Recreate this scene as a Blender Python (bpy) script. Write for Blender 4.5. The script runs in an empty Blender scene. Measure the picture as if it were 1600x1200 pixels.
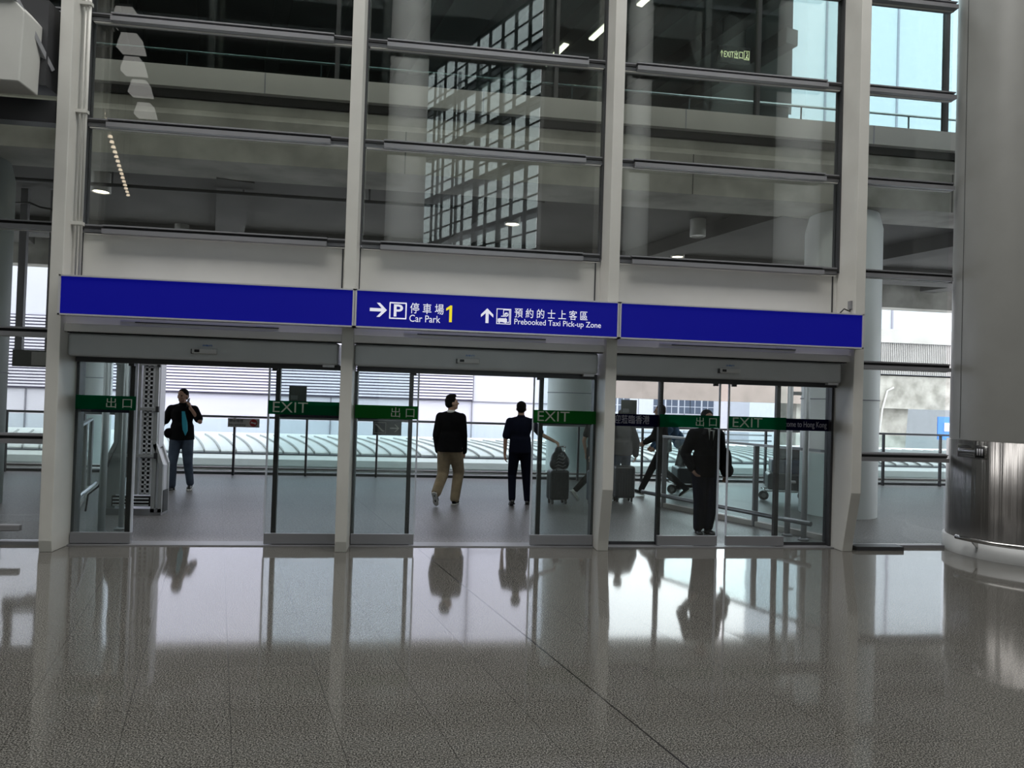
import bpy, bmesh, math, random
from mathutils import Vector, Matrix
random.seed(7)
PI = math.pi
SC = bpy.context.scene
COL = SC.collection

# ------------------------------------------------------------------ camera, world, light, exposure
def make_camera():
    f, pitch, yaw, roll = 1100.0, 0.0167, 0.1286, 0.0313
    cy, sy = math.cos(yaw), math.sin(yaw)
    fw = Vector((sy*math.cos(pitch), cy*math.cos(pitch), math.sin(pitch)))
    r = Vector((cy, -sy, 0)); u = r.cross(fw)
    c, s = math.cos(roll), math.sin(roll)
    r2 = c*r + s*u; u2 = -s*r + c*u
    cam = bpy.data.cameras.new('camera'); o = bpy.data.objects.new('camera', cam); COL.objects.link(o)
    o.matrix_world = Matrix(((r2.x, u2.x, -fw.x, 3.9451), (r2.y, u2.y, -fw.y, -8.4125), (r2.z, u2.z, -fw.z, 1.8), (0, 0, 0, 1)))
    cam.sensor_width = 36; cam.lens = 36*f/1600; cam.clip_start = .1; cam.clip_end = 500
    SC.camera = o
make_camera()
vs = SC.view_settings
SC.display_settings.display_device = 'sRGB'
vs.view_transform = 'Standard'; vs.look = 'None'; vs.gamma = 1; vs.use_curve_mapping = False
vs.exposure = 0.63
W = bpy.data.worlds.new('overcast_sky'); SC.world = W; W.use_nodes = True
wn = W.node_tree; wn.nodes.clear()
wo = wn.nodes.new('ShaderNodeOutputWorld'); wb = wn.nodes.new('ShaderNodeBackground')
wt = wn.nodes.new('ShaderNodeTexCoord'); wz = wn.nodes.new('ShaderNodeTexNoise'); wr = wn.nodes.new('ShaderNodeValToRGB')
wz.inputs['Scale'].default_value = 2.5; wz.inputs['Detail'].default_value = 5
wr.color_ramp.elements[0].position = .35; wr.color_ramp.elements[0].color = (.80, .84, .92, 1)
wr.color_ramp.elements[1].position = .7; wr.color_ramp.elements[1].color = (1, 1, 1.0, 1)
wn.links.new(wt.outputs['Generated'], wz.inputs['Vector']); wn.links.new(wz.outputs['Fac'], wr.inputs['Fac'])
wn.links.new(wr.outputs['Color'], wb.inputs['Color']); wb.inputs['Strength'].default_value = 2.9
wn.links.new(wb.outputs[0], wo.inputs[0])
SC.cycles.use_denoising = True
SC.cycles.max_bounces = 10; SC.cycles.transparent_max_bounces = 24; SC.cycles.caustics_reflective = False
SC.cycles.sample_clamp_indirect = 6

def area_light(name, loc, sx, sy, power, color=(1, 1, 1), rot=(0, 0, 0)):
    l = bpy.data.lights.new(name, 'AREA'); l.shape = 'RECTANGLE'; l.size = sx; l.size_y = sy; l.energy = power; l.color = color
    o = bpy.data.objects.new(name, l); COL.objects.link(o); o.location = loc; o.rotation_euler = rot
    return o
# added fill light to brighten the hall front, set in an invented rooflight
area_light('hall_fill_light', (4, -4.2, 14.9), 26, 4.4, 1800, (1, .99, .965))

# ------------------------------------------------------------------ materials
MATS = {}
def newmat(name):
    m = bpy.data.materials.new(name); m.use_nodes = True; nt = m.node_tree; nt.nodes.clear()
    out = nt.nodes.new('ShaderNodeOutputMaterial'); MATS[name] = m
    return m, nt, out
def lk(nt, a, b): nt.links.new(a, b)
def pbr(name, col, rough=.5, metal=0, noise=None, emit=None, estr=0, spec=.5, bump=0, coords='Object'):
    """noise = (scale, colour2, detail, (lo, hi))"""
    m, nt, out = newmat(name)
    b = nt.nodes.new('ShaderNodeBsdfPrincipled'); lk(nt, b.outputs[0], out.inputs[0])
    b.inputs['Base Color'].default_value = (*col, 1); b.inputs['Roughness'].default_value = rough
    b.inputs['Metallic'].default_value = metal; b.inputs['Specular IOR Level'].default_value = spec
    tc = nt.nodes.new('ShaderNodeTexCoord')
    nz = nt.nodes.new('ShaderNodeTexNoise'); lk(nt, tc.outputs[coords], nz.inputs['Vector'])
    if noise is None: noise = (3, tuple(c*.93 for c in col), 3, (.3, .7))
    nz.inputs['Scale'].default_value = noise[0]; nz.inputs['Detail'].default_value = noise[2]
    rp = nt.nodes.new('ShaderNodeValToRGB'); lk(nt, nz.outputs['Fac'], rp.inputs['Fac'])
    rp.color_ramp.elements[0].position = noise[3][0]; rp.color_ramp.elements[1].position = noise[3][1]
    rp.color_ramp.elements[0].color = (*noise[1], 1); rp.color_ramp.elements[1].color = (*col, 1)
    lk(nt, rp.outputs['Color'], b.inputs['Base Color'])
    if bump:
        bp = nt.nodes.new('ShaderNodeBump'); bp.inputs['Strength'].default_value = bump; bp.inputs['Distance'].default_value = .01
        lk(nt, nz.outputs['Fac'], bp.inputs['Height']); lk(nt, bp.outputs[0], b.inputs['Normal'])
    if emit: b.inputs['Emission Color'].default_value = (*emit, 1); b.inputs['Emission Strength'].default_value = estr
    return m
def glass(name, tint, refl=1.0, base=0.0, rough=0.0, ior=1.5):
    m, nt, out = newmat(name)
    t = nt.nodes.new('ShaderNodeBsdfTransparent'); t.inputs[0].default_value = (*tint, 1)
    g = nt.nodes.new('ShaderNodeBsdfGlossy'); g.inputs['Roughness'].default_value = rough; g.inputs['Color'].default_value = (1, 1, .99, 1)
    ge = nt.nodes.new('ShaderNodeNewGeometry'); dt = nt.nodes.new('ShaderNodeVectorMath'); dt.operation = 'DOT_PRODUCT'
    lk(nt, ge.outputs['Normal'], dt.inputs[0]); lk(nt, ge.outputs['Incoming'], dt.inputs[1])
    def mm(op, a, b_=None, c_=None):
        n = nt.nodes.new('ShaderNodeMath'); n.operation = op
        for i, v in enumerate((a, b_, c_)):
            if v is None: continue
            if isinstance(v, (int, float)): n.inputs[i].default_value = v
            else: lk(nt, v, n.inputs[i])
        return n
    f5 = mm('POWER', mm('SUBTRACT', 1.0, mm('ABSOLUTE', dt.outputs['Value']).outputs[0]).outputs[0], 5.0)
    ma = mm('MULTIPLY_ADD', f5.outputs[0], .96*refl, .04*refl+base); ma.use_clamp = True
    mx = nt.nodes.new('ShaderNodeMixShader'); lk(nt, ma.outputs[0], mx.inputs[0]); lk(nt, t.outputs[0], mx.inputs[1]); lk(nt, g.outputs[0], mx.inputs[2])
    lk(nt, mx.outputs[0], out.inputs[0]); return m
def film(name, tcol, dcol, fac):
    m, nt, out = newmat(name)
    t = nt.nodes.new('ShaderNodeBsdfTransparent'); t.inputs[0].default_value = (*tcol, 1)
    g = nt.nodes.new('ShaderNodeBsdfDiffuse'); g.inputs['Color'].default_value = (*dcol, 1)
    mx = nt.nodes.new('ShaderNodeMixShader'); mx.inputs[0].default_value = fac
    lk(nt, t.outputs[0], mx.inputs[1]); lk(nt, g.outputs[0], mx.inputs[2]); lk(nt, mx.outputs[0], out.inputs[0]); return m
def glow(name, col, s):
    m, nt, out = newmat(name)
    e = nt.nodes.new('ShaderNodeEmission'); e.inputs[0].default_value = (*col, 1); e.inputs[1].default_value = s
    lk(nt, e.outputs[0], out.inputs[0]); return m
def stone(name, cols, rough, heavy=True, tilt=.005, joint=.6, scale=55, rnoise=0, spec=.5, ior=1.5):
    """speckled stone slabs: joints square to the doors and joints running askew at 15 degrees"""
    m, nt, out = newmat(name)
    N = nt.nodes.new
    b = N('ShaderNodeBsdfPrincipled'); lk(nt, b.outputs[0], out.inputs[0])
    b.inputs['Roughness'].default_value = rough; b.inputs['Specular IOR Level'].default_value = spec; b.inputs['IOR'].default_value = ior
    g = N('ShaderNodeNewGeometry')
    def math_(op, a, bb=None, c=None):
        n = N('ShaderNodeMath'); n.operation = op
        for i, v in enumerate((a, bb, c)):
            if v is None: continue
            if isinstance(v, (int, float)): n.inputs[i].default_value = v
            else: lk(nt, v, n.inputs[i])
        return n.outputs[0]
    sep = N('ShaderNodeSeparateXYZ'); lk(nt, g.outputs['Position'], sep.inputs[0])
    a = math.radians(15.3)
    p = math_('ADD', math_('MULTIPLY', sep.outputs[0], math.cos(a)), math_('MULTIPLY', sep.outputs[1], math.sin(a)))
    p = math_('SUBTRACT', p, 3.784)
    u = math_('DIVIDE', p, .518); v = math_('DIVIDE', math_('ADD', sep.outputs[1], 2.42), .62)
    def line(x, size, w):
        f = math_('FRACT', x); d = math_('MINIMUM', f, math_('SUBTRACT', 1, f))
        return math_('LESS_THAN', math_('MULTIPLY', d, size), w)
    j = math_('MAXIMUM', line(u, .518, .0022), line(v, .62, .0014))
    hv = math_('LESS_THAN', math_('ABSOLUTE', p), .006 if heavy else .003)
    # speckle
    nz = N('ShaderNodeTexNoise'); nz.inputs['Scale'].default_value = scale; nz.inputs['Detail'].default_value = 3; nz.inputs['Roughness'].default_value = .65
    lk(nt, g.outputs['Position'], nz.inputs['Vector'])
    rp = N('ShaderNodeValToRGB'); lk(nt, nz.outputs['Fac'], rp.inputs['Fac'])
    el = rp.color_ramp.elements
    el[0].position = .38; el[0].color = (*cols[0], 1); el[1].position = .62; el[1].color = (*cols[2], 1)
    e = el.new(.5); e.color = (*cols[1], 1)
    # slab to slab variation
    cmb = N('ShaderNodeCombineXYZ'); lk(nt, math_('FLOOR', u), cmb.inputs[0]); lk(nt, math_('FLOOR', v), cmb.inputs[1])
    wnz = N('ShaderNodeTexWhiteNoise'); wnz.noise_dimensions = '3D'; lk(nt, cmb.outputs[0], wnz.inputs['Vector'])
    tone = math_('MULTIPLY_ADD', wnz.outputs['Value'], .07, .965)
    vm = N('ShaderNodeVectorMath'); vm.operation = 'SCALE'; lk(nt, rp.outputs['Color'], vm.inputs[0]); lk(nt, tone, vm.inputs['Scale'])
    mx = N('ShaderNodeMix'); mx.data_type = 'RGBA'; lk(nt, math_('MAXIMUM', math_('MULTIPLY', j, joint), math_('MULTIPLY', hv, .9)), mx.inputs[0])
    lk(nt, vm.outputs[0], mx.inputs[6]); mx.inputs[7].default_value = (.012, .011, .01, 1)
    lk(nt, mx.outputs[2], b.inputs['Base Color'])
    # joints are matt; each slab lies a hair out of level
    rr = math_('MAXIMUM', math_('MULTIPLY', math_('MAXIMUM', j, hv), .12), rough); lk(nt, rr, b.inputs['Roughness'])
    s1 = N('ShaderNodeVectorMath'); s1.operation = 'SUBTRACT'; lk(nt, wnz.outputs['Color'], s1.inputs[0]); s1.inputs[1].default_value = (.5, .5, .5)
    s2 = N('ShaderNodeVectorMath'); s2.operation = 'SCALE'; lk(nt, s1.outputs[0], s2.inputs[0]); s2.inputs['Scale'].default_value = tilt
    s3 = N('ShaderNodeVectorMath'); s3.operation = 'ADD'; lk(nt, g.outputs['Normal'], s3.inputs[0]); lk(nt, s2.outputs[0], s3.inputs[1])
    s4 = N('ShaderNodeVectorMath'); s4.operation = 'NORMALIZE'; lk(nt, s3.outputs[0], s4.inputs[0]); lk(nt, s4.outputs[0], b.inputs['Normal'])
    return m

stone('granite', ((.015, .014, .0125), (.080, .077, .069), (.235, .225, .205)), .06, scale=120, tilt=.003, ior=1.6)
stone('paving', ((.095, .090, .090), (.155, .149, .150), (.23, .222, .222)), .42, heavy=False, tilt=.002, joint=.4, scale=45, ior=1.35)
pbr('cream', (.70, .69, .64), .42, noise=(1.5, (.64, .63, .58), 3, (.3, .7)))
pbr('post', (.60, .59, .55), .4)
pbr('alu', (.27, .27, .285), .42, .3)
pbr('alu_dark', (.055, .056, .06), .4, .3)
pbr('black', (.008, .008, .009), .45)
pbr('header', (.50, .52, .53), .45, .1)
pbr('steel', (.42, .41, .40), .2, 1.0)
pbr('steel_brush', (.34, .325, .315), .34, 1.0)
for _n in [MATS['steel_brush'].node_tree]:
    _b = [x for x in _n.nodes if x.type == 'BSDF_PRINCIPLED'][0]; _t = _n.nodes.new('ShaderNodeTangent'); _t.direction_type = 'RADIAL'; _t.axis = 'Z'
    _m = _n.nodes.new('ShaderNodeMapping'); _m.inputs['Scale'].default_value = (9, 9, .02); _c = _n.nodes.new('ShaderNodeTexCoord'); _z = _n.nodes.new('ShaderNodeTexNoise'); _z.inputs['Scale'].default_value = 1; _z.inputs['Detail'].default_value = 4
    _n.links.new(_c.outputs['Object'], _m.inputs[0]); _n.links.new(_m.outputs[0], _z.inputs['Vector']); _p = _n.nodes.new('ShaderNodeBump'); _p.inputs['Strength'].default_value = .9; _p.inputs['Distance'].default_value = .02
    _n.links.new(_z.outputs['Fac'], _p.inputs['Height']); _n.links.new(_p.outputs[0], _b.inputs['Normal'])
    _b.inputs['Anisotropic'].default_value = .92; _b.inputs['Anisotropic Rotation'].default_value = .25; _n.links.new(_t.outputs[0], _b.inputs['Tangent'])
pbr('sensor', (.55, .55, .54), .3)
pbr('blue', (.002, .002, .09), .5, emit=(.004, .006, .42), estr=.22, spec=.2)
pbr('sign_white', (.8, .8, .85), .5, emit=(.85, .85, 1), estr=.30)
pbr('sign_yellow', (.8, .65, .02), .5, emit=(.9, .75, .02), estr=.35)
pbr('sign_frame', (.60, .60, .62), .35, .3)
film('green', (.02, .22, .12), (.0, .17, .07), .5)
film('green_light', (.03, .26, .06), (.02, .22, .04), .55)
film('navy', (.02, .02, .07), (.008, .008, .04), .75)
pbr('letter', (.62, .66, .58), .5)
pbr('letter_navy', (.42, .42, .5), .5)
glass('facade_glass', (.83, .845, .82), 1.3, .02)
glass('clear_glass', (.95, .97, .965), 1.0, 0)
glass('added_roof_glass', (.3, .3, .3), .8, 0)  # dark pane of the added rooflight, holds back the sky above
glass('hall_glass', (.62, .67, .67), .8, 0)
glass('door_glass', (.92, .955, .95), .8, 0)
glass('aqua_glass', (.92, .985, .985), .7, 0)
glass('teal_glass', (.68, .785, .785), .8, 0)
pbr('glass_edge', (.62, .66, .74), .2)
pbr('conc', (.42, .41, .375), .8, noise=(1.3, (.22, .215, .19), 8, (.32, .62)), bump=.2)
pbr('fascia', (.56, .55, .52), .75, noise=(1.0, (.46, .45, .43), 6, (.3, .7)))
pbr('conc_light', (.46, .45, .43), .75, noise=(1.0, (.37, .36, .34), 6, (.3, .7)))
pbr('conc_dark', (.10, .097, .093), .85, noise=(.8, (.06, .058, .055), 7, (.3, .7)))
pbr('conc_pink', (.36, .295, .265), .85, noise=(1.2, (.28, .23, .205), 7, (.3, .7)))
pbr('col_white', (.76, .79, .79), .5, noise=(2, (.70, .73, .73), 4, (.3, .7)))
pbr('col_grey', (.50, .51, .51), .5)
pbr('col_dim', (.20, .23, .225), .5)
pbr('col_in', (.25, .25, .235), .4)
pbr('panel_white', (.76, .76, .86), .45, noise=(.25, (.70, .71, .82), 2, (.3, .7)))
pbr('louvre', (.80, .79, .90), .4)
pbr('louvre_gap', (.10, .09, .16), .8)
pbr('joint', (.28, .28, .33), .7)
pbr('roof_white', (.86, .86, .85), .3)
pbr('roof_rib', (.42, .42, .42), .5)
pbr('gutter', (.12, .13, .14), .6)
pbr('rail', (.22, .23, .25), .35, .7)
pbr('rail_dark', (.05, .05, .06), .4, .3)
pbr('corrugated', (.33, .34, .38), .6)
pbr('win_dark', (.10, .12, .17), .2)
pbr('ground', (.34, .33, .32), .9, noise=(.2, (.28, .27, .26), 5, (.3, .7)))
pbr('hall_wall', (.22, .22, .21), .6)
pbr('hall_ceiling', (.16, .16, .16), .7)
pbr('bulkhead', (.52, .52, .49), .5)
pbr('lamp_trim', (.5, .5, .48), .4)
glow('lamp_glow', (1, .88, .66), 9)
glow('lamp_soft', (1, .82, .62), 3.5)
pbr('sky_block_wall', (.50, .54, .58), .6)  # wall of the block added to tone down the sky
glow('coffer_glow', (1, .98, .95), .8)
glow('exit_glow', (1, .9, .5), 1.2)
pbr('machine', (.46, .47, .48), .4, .2)
pbr('machine_dark', (.03, .03, .032), .5)
pbr('machine_white', (.74, .75, .80), .35)
pbr('skin', (.50, .31, .22), .55, noise=(14, (.44, .26, .18), 3, (.3, .7)))
pbr('skin_dark', (.34, .20, .14), .55)
pbr('hair', (.010, .009, .008), .8, spec=.1, noise=(60, (.006, .005, .005), 2, (.3, .7)))
pbr('black_cloth', (.008, .008, .009), .95, spec=.1, noise=(8, (.005, .005, .006), 3, (.3, .7)))
pbr('navy_cloth', (.008, .010, .022), .95, spec=.1)
pbr('suit_trousers', (.006, .008, .018), .95, spec=.1)
pbr('jeans', (.07, .10, .15), .85, noise=(6, (.035, .05, .085), 4, (.3, .7)))
pbr('khaki', (.30, .235, .15), .85, noise=(7, (.2, .155, .1), 4, (.3, .7)))
pbr('grey_cloth', (.085, .083, .085), .9)
pbr('blue_cloth', (.03, .10, .20), .9)
pbr('print_cyan', (.03, .35, .48), .7)
pbr('white_cloth', (.7, .7, .68), .8)
pbr('shoe_black', (.015, .015, .016), .4)
pbr('shoe_white', (.62, .62, .6), .5)
pbr('case_dark', (.025, .027, .032), .35, noise=(20, (.015, .016, .02), 3, (.3, .7)))
pbr('case_blue', (.02, .035, .07), .4)
pbr('rubber', (.012, .012, .012), .6)
pbr('sign_grey', (.50, .48, .46), .5)
pbr('sign_black', (.035, .04, .05), .5)
pbr('sign_red', (.35, .02, .02), .5)
pbr('road_blue', (.05, .20, .62), .5)
pbr('box_grey', (.10, .105, .10), .6)
pbr('mall', (.66, .67, .74), .6)
def striped_text_mat(): return MATS['sign_white']

# ------------------------------------------------------------------ mesh helpers
V = Vector
class MB:
    def __init__(s): s.v = []; s.f = []; s.sm = []
    def add(s, vs, fs, smooth=False):
        o = len(s.v); s.v += [tuple(v) for v in vs]
        for f in fs: s.f.append(tuple(i+o for i in f)); s.sm.append(smooth)
        return s
    def box(s, x0, x1, y0, y1, z0, z1, M=None):
        vs = [Vector((x, y, z)) for x in (x0, x1) for y in (y0, y1) for z in (z0, z1)]
        if M: vs = [M @ v for v in vs]
        return s.add(vs, [(0, 1, 3, 2), (4, 6, 7, 5), (0, 4, 5, 1), (2, 3, 7, 6), (0, 2, 6, 4), (1, 5, 7, 3)])
    def bar(s, p0, p1, w, h=None):
        """a straight bar of rectangular section between two points (h measured upwards)"""
        p0, p1 = Vector(p0), Vector(p1); d = (p1-p0); L = d.length; d.normalize()
        up = Vector((0, 0, 1)) if abs(d.z) < .95 else Vector((0, 1, 0))
        sd = d.cross(up).normalized(); up = sd.cross(d); h = h or w
        M = Matrix((( *sd, 0), (*d, 0), (*up, 0), (0, 0, 0, 1))).transposed(); M.translation = p0
        return s.box(-w/2, w/2, 0, L, -h/2, h/2, M)
    def tube(s, p0, p1, r0, r1=None, n=16, caps=True):
        p0, p1 = Vector(p0), Vector(p1); r1 = r0 if r1 is None else r1
        d = (p1-p0).normalized(); a = d.orthogonal().normalized(); b = d.cross(a)
        vs = []
        for p, r in ((p0, r0), (p1, r1)):
            for i in range(n): t = 2*PI*i/n; vs.append(p+r*(math.cos(t)*a+math.sin(t)*b))
        s.add(vs, [(i, (i+1) % n, n+(i+1) % n, n+i) for i in range(n)], True)
        if caps: s.add(vs[:n], [tuple(range(n-1, -1, -1))]); s.add(vs[n:], [tuple(range(n))])
        return s
    def path(s, pts, r, n=10):
        pts = [Vector(p) for p in pts]; rings = []
        for i, p in enumerate(pts):
            d = (pts[min(i+1, len(pts)-1)]-pts[max(i-1, 0)]).normalized()
            if i == 0: a = d.orthogonal().normalized()
            else: a = (a-d*a.dot(d)).normalized()
            b = d.cross(a); rings.append([p+r*(math.cos(2*PI*k/n)*a+math.sin(2*PI*k/n)*b) for k in range(n)])
        vs = [v for R in rings for v in R]; fs = []
        for i in range(len(pts)-1):
            for k in range(n): fs.append((i*n+k, i*n+(k+1) % n, (i+1)*n+(k+1) % n, (i+1)*n+k))
        s.add(vs, fs, True); s.add(rings[0], [tuple(range(n-1, -1, -1))]); s.add(rings[-1], [tuple(range(n))]); return s
    def lathe(s, prof, c, n=48, a0=0, a1=2*PI):
        full = abs(a1-a0-2*PI) < 1e-6; m = n if full else n+1; vs = []
        for r, z in prof:
            for i in range(m):
                t = a0+(a1-a0)*i/n; vs.append((c[0]+r*math.cos(t), c[1]+r*math.sin(t), c[2]+z))
        fs = []
        for j in range(len(prof)-1):
            for i in range(n):
                k = (i+1) % m; fs.append((j*m+i, j*m+k, (j+1)*m+k, (j+1)*m+i))
        return s.add(vs, fs, True)
    def ellipsoid(s, c, rx, ry, rz, M=None, nu=14, nv=9):
        vs = []; c = Vector(c)
        for j in range(nv+1):
            ph = PI*j/nv
            for i in range(nu):
                t = 2*PI*i/nu; v = Vector((rx*math.sin(ph)*math.cos(t), ry*math.sin(ph)*math.sin(t), rz*math.cos(ph)))
                if M: v = M @ v
                vs.append(c+v)
        fs = [(j*nu+i, (j+1)*nu+i, (j+1)*nu+(i+1) % nu, j*nu+(i+1) % nu) for j in range(nv) for i in range(nu)]
        return s.add(vs, fs, True)
    def ecyl(s, c0, c1, ax, ay, bx, by, n=28):
        vs = [V(c0)+V((ax*math.cos(2*PI*i/n), ay*math.sin(2*PI*i/n), 0)) for i in range(n)]+[V(c1)+V((bx*math.cos(2*PI*i/n), by*math.sin(2*PI*i/n), 0)) for i in range(n)]
        return s.add(vs, [(i, (i+1) % n, n+(i+1) % n, n+i) for i in range(n)]+[tuple(range(n-1, -1, -1)), tuple(range(n, 2*n))], True)
    def limb(s, p0, p1, r0, r1):
        s.tube(p0, p1, r0, r1, 14); s.ellipsoid(p0, r0, r0, r0); s.ellipsoid(p1, r1, r1, r1); return s
    def prism(s, poly, y0, y1, M=None):
        """polygon in XZ, extruded along Y"""
        n = len(poly); vs = [Vector((x, y0, z)) for x, z in poly]+[Vector((x, y1, z)) for x, z in poly]
        if M: vs = [M @ v for v in vs]
        return s.add(vs, [tuple(range(n)), tuple(range(2*n-1, n-1, -1))]+[(i, n+i, n+(i+1) % n, (i+1) % n) for i in range(n)])
    def prism_x(s, poly, x0, x1):
        n = len(poly); vs = [Vector((x0, y, z)) for y, z in poly]+[Vector((x1, y, z)) for y, z in poly]
        return s.add(vs, [tuple(range(n)), tuple(range(2*n-1, n-1, -1))]+[(i, n+i, n+(i+1) % n, (i+1) % n) for i in range(n)])
    def mesh(s, name, mat):
        me = bpy.data.meshes.new(name); me.from_pydata(s.v, [], s.f); me.update()
        me.polygons.foreach_set('use_smooth', s.sm)
        bm = bmesh.new(); bm.from_mesh(me); bmesh.ops.remove_doubles(bm, verts=bm.verts, dist=1e-6)
        bmesh.ops.recalc_face_normals(bm, faces=bm.faces); bm.to_mesh(me); bm.free()
        me.materials.append(MATS[mat]); return me
    def build(s, name, mat, parent=None, bevel=0, seg=2):
        me = s.mesh(name, mat)
        if bevel:
            bm = bmesh.new(); bm.from_mesh(me)
            ed = [e for e in bm.edges if len(e.link_faces) == 2 and e.calc_face_angle(0) > .6]
            bmesh.ops.bevel(bm, geom=ed, offset=bevel, segments=seg, affect='EDGES', profile=.5); bm.to_mesh(me); bm.free()
        o = bpy.data.objects.new(name, me); COL.objects.link(o)
        if parent: o.parent = parent; o.matrix_parent_inverse = parent.matrix_basis.inverted()
        return o
def tag(o, label=None, cat=None, group=None, kind=None):
    if label: o['label'] = label
    if cat: o['category'] = cat
    if group: o['group'] = group
    if kind: o['kind'] = kind
    return o
def empty(name, loc=(0, 0, 0), rz=0, **k):
    o = bpy.data.objects.new(name, None); COL.objects.link(o); o.location = loc; o.rotation_euler = (0, 0, rz); o.empty_display_size = .1
    return tag(o, **k)
def B(x0, x1, y0, y1, z0, z1): return MB().box(x0, x1, y0, y1, z0, z1)
def place_local(o, parent):
    """mesh built in the thing's own coordinates"""
    o.parent = parent; o.matrix_parent_inverse = Matrix.Identity(4); return o

def text(name, body, mat, parent, x0, x1, zmid, y, h=None, weight=0.0, italic=False):
    """raised lettering facing the hall (-Y): spans x0..x1, centred on height zmid"""
    cu = bpy.data.curves.new(name, 'FONT'); cu.body = body; cu.size = 1; cu.extrude = .012; cu.offset = weight; cu.resolution_u = 4
    ob = bpy.data.objects.new(name+'_tmp', cu); COL.objects.link(ob)
    dg = bpy.context.evaluated_depsgraph_get(); dg.update()
    me = bpy.data.meshes.new_from_object(ob.evaluated_get(dg)); bpy.data.objects.remove(ob, do_unlink=True)
    xs = [v.co.x for v in me.vertices]; ys = [v.co.y for v in me.vertices]
    if not xs: return None
    ax, bx, ay, by = min(xs), max(xs), min(ys), max(ys)
    sx = (x1-x0)/(bx-ax); sz = sx if h is None else h/(by-ay)
    for v in me.vertices:
        X = x0+(v.co.x-ax)*sx; Z = zmid+(v.co.y-(ay+by)/2)*sz; Y = y-v.co.z*.15
        v.co = (X, Y, Z)
    me.materials.clear(); me.materials.append(MATS[mat]); me.name = name
    o = bpy.data.objects.new(name, me); COL.objects.link(o)
    if parent: o.parent = parent; o.matrix_parent_inverse = parent.matrix_basis.inverted()
    return o

# ------------------------------------------------------------------ setting: floors, hall
PX = [.08, 3.12, 6.14, 9.25]              # mullion posts
TZ = [1.175, 2.345, 3.52, 4.71, 5.90, 7.09, 8.28, 9.47]
XR = 10.75
tag(B(-16, 24, -22, .12, -.3, 0).build('floor', 'granite'), kind='structure')
tag(B(-16, 24, .12, 6.78, -.3, -.002).build('floor', 'paving'), kind='structure')
CZ = 15
o = MB(); o.box(-16, 24, -1.9, .3, CZ, CZ+.2); o.box(-16, -9.5, -6.5, -1.9, CZ, CZ+.2); o.box(17.5, 24, -6.5, -1.9, CZ, CZ+.2)
_p = [(-16, -6.5), (24, -6.5), (24, -14), (7.55, -14), (3.38, -21.74), (-16, -21.74)]
o.add([(x, y, CZ) for x, y in _p]+[(x, y, CZ+.2) for x, y in _p], [tuple(range(6)), tuple(range(11, 5, -1))]+[(i, 6+i, 6+(i+1) % 6, (i+1) % 6) for i in range(6)])
tag(o.build('ceiling', 'hall_ceiling'), kind='structure')
tag(B(-16.2, -16, -22, 0, 0, CZ+.2).build('wall_left', 'hall_wall'), kind='structure')
tag(B(24, 24.2, -14, 0, 0, CZ+.2).build('wall_right', 'hall_wall'), kind='structure')
# the back of the hall: a solid stretch, a tall trussed window running askew, another solid stretch
d = Vector((-.474, -.88)); P0 = Vector((7.55, -14)); LL = 8.8; P1 = P0+d*LL
o = MB(); o.box(7.55, 24, -14.2, -14, 0, CZ+.2); o.box(-16, P1.x, P1.y-.2, P1.y, 0, CZ+.2)
tag(o.build('wall_back', 'hall_wall'), kind='structure')
lw = empty('window_5', (P0.x, P0.y, 0), kind='structure')
def LP(t, z, q=0): n = Vector((-d.y, d.x)); p = P0+d*t+n*q; return (p.x, p.y, z)
v_ = MB(); h_ = MB(); c_ = MB()
for i in range(12): v_.bar(LP(i*.8, 0, .0), LP(i*.8, CZ, .0), .10, .22)
for i in range(6): v_.tube(LP(.4+i*1.6, 0, .9), LP(.4+i*1.6, CZ, .9), .07)
for k in range(26): h_.bar(LP(0, .6*k, .02), LP(LL, .6*k, .02), .05, .05)
for k in range(8): c_.bar(LP(0, 1.9*k+.4, .5), LP(LL, 1.9*k+.4, .5), .5, .14)
v_.build('mullion', 'col_grey', lw); MB().bar(LP(0, CZ/2, -.1), LP(LL, CZ/2, -.1), .01, CZ).build('pane', 'hall_glass', lw); h_.build('glazing_bar', 'col_grey', lw); c_.build('walkway_chord', 'alu_dark', lw)
# invented rooflight, out of view: frame and pane added around the fill light
sk = empty('window_6', (4, -4.2, CZ), kind='structure')
o = MB()
for i in range(14): o.box(-9.4+i*2.06, -9.3+i*2.06, -6.5, -1.9, CZ, CZ+.15)
o.build('added_roof_bar', 'alu_dark', sk)
B(-9.5, 17.5, -6.5, -1.9, CZ+.16, CZ+.18).build('added_roof_pane', 'added_roof_glass', sk)

# hall columns standing behind the camera, seen mirrored in the upper glass
for i, (x, y, r, lab) in enumerate(((3.38, -10.0, .5, 'round white hall column mirrored beside the bright lattice in the middle bay glass'),
                                 (9.65, -10.3, .34, 'slim round hall column mirrored in the upper glass of the right bay'),
                                 (13.9, -9.2, .72, 'wide round hall column mirrored as a pale band beside the last mullion post'))):
    t = empty('hall_column', (x, y, 0), label=lab, cat='column')
    MB().lathe([(r, 0), (r, 12.6), (r*.45, 13.8), (r*.4, CZ)], (x, y, 0)).build('shaft', 'col_white', t)
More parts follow.
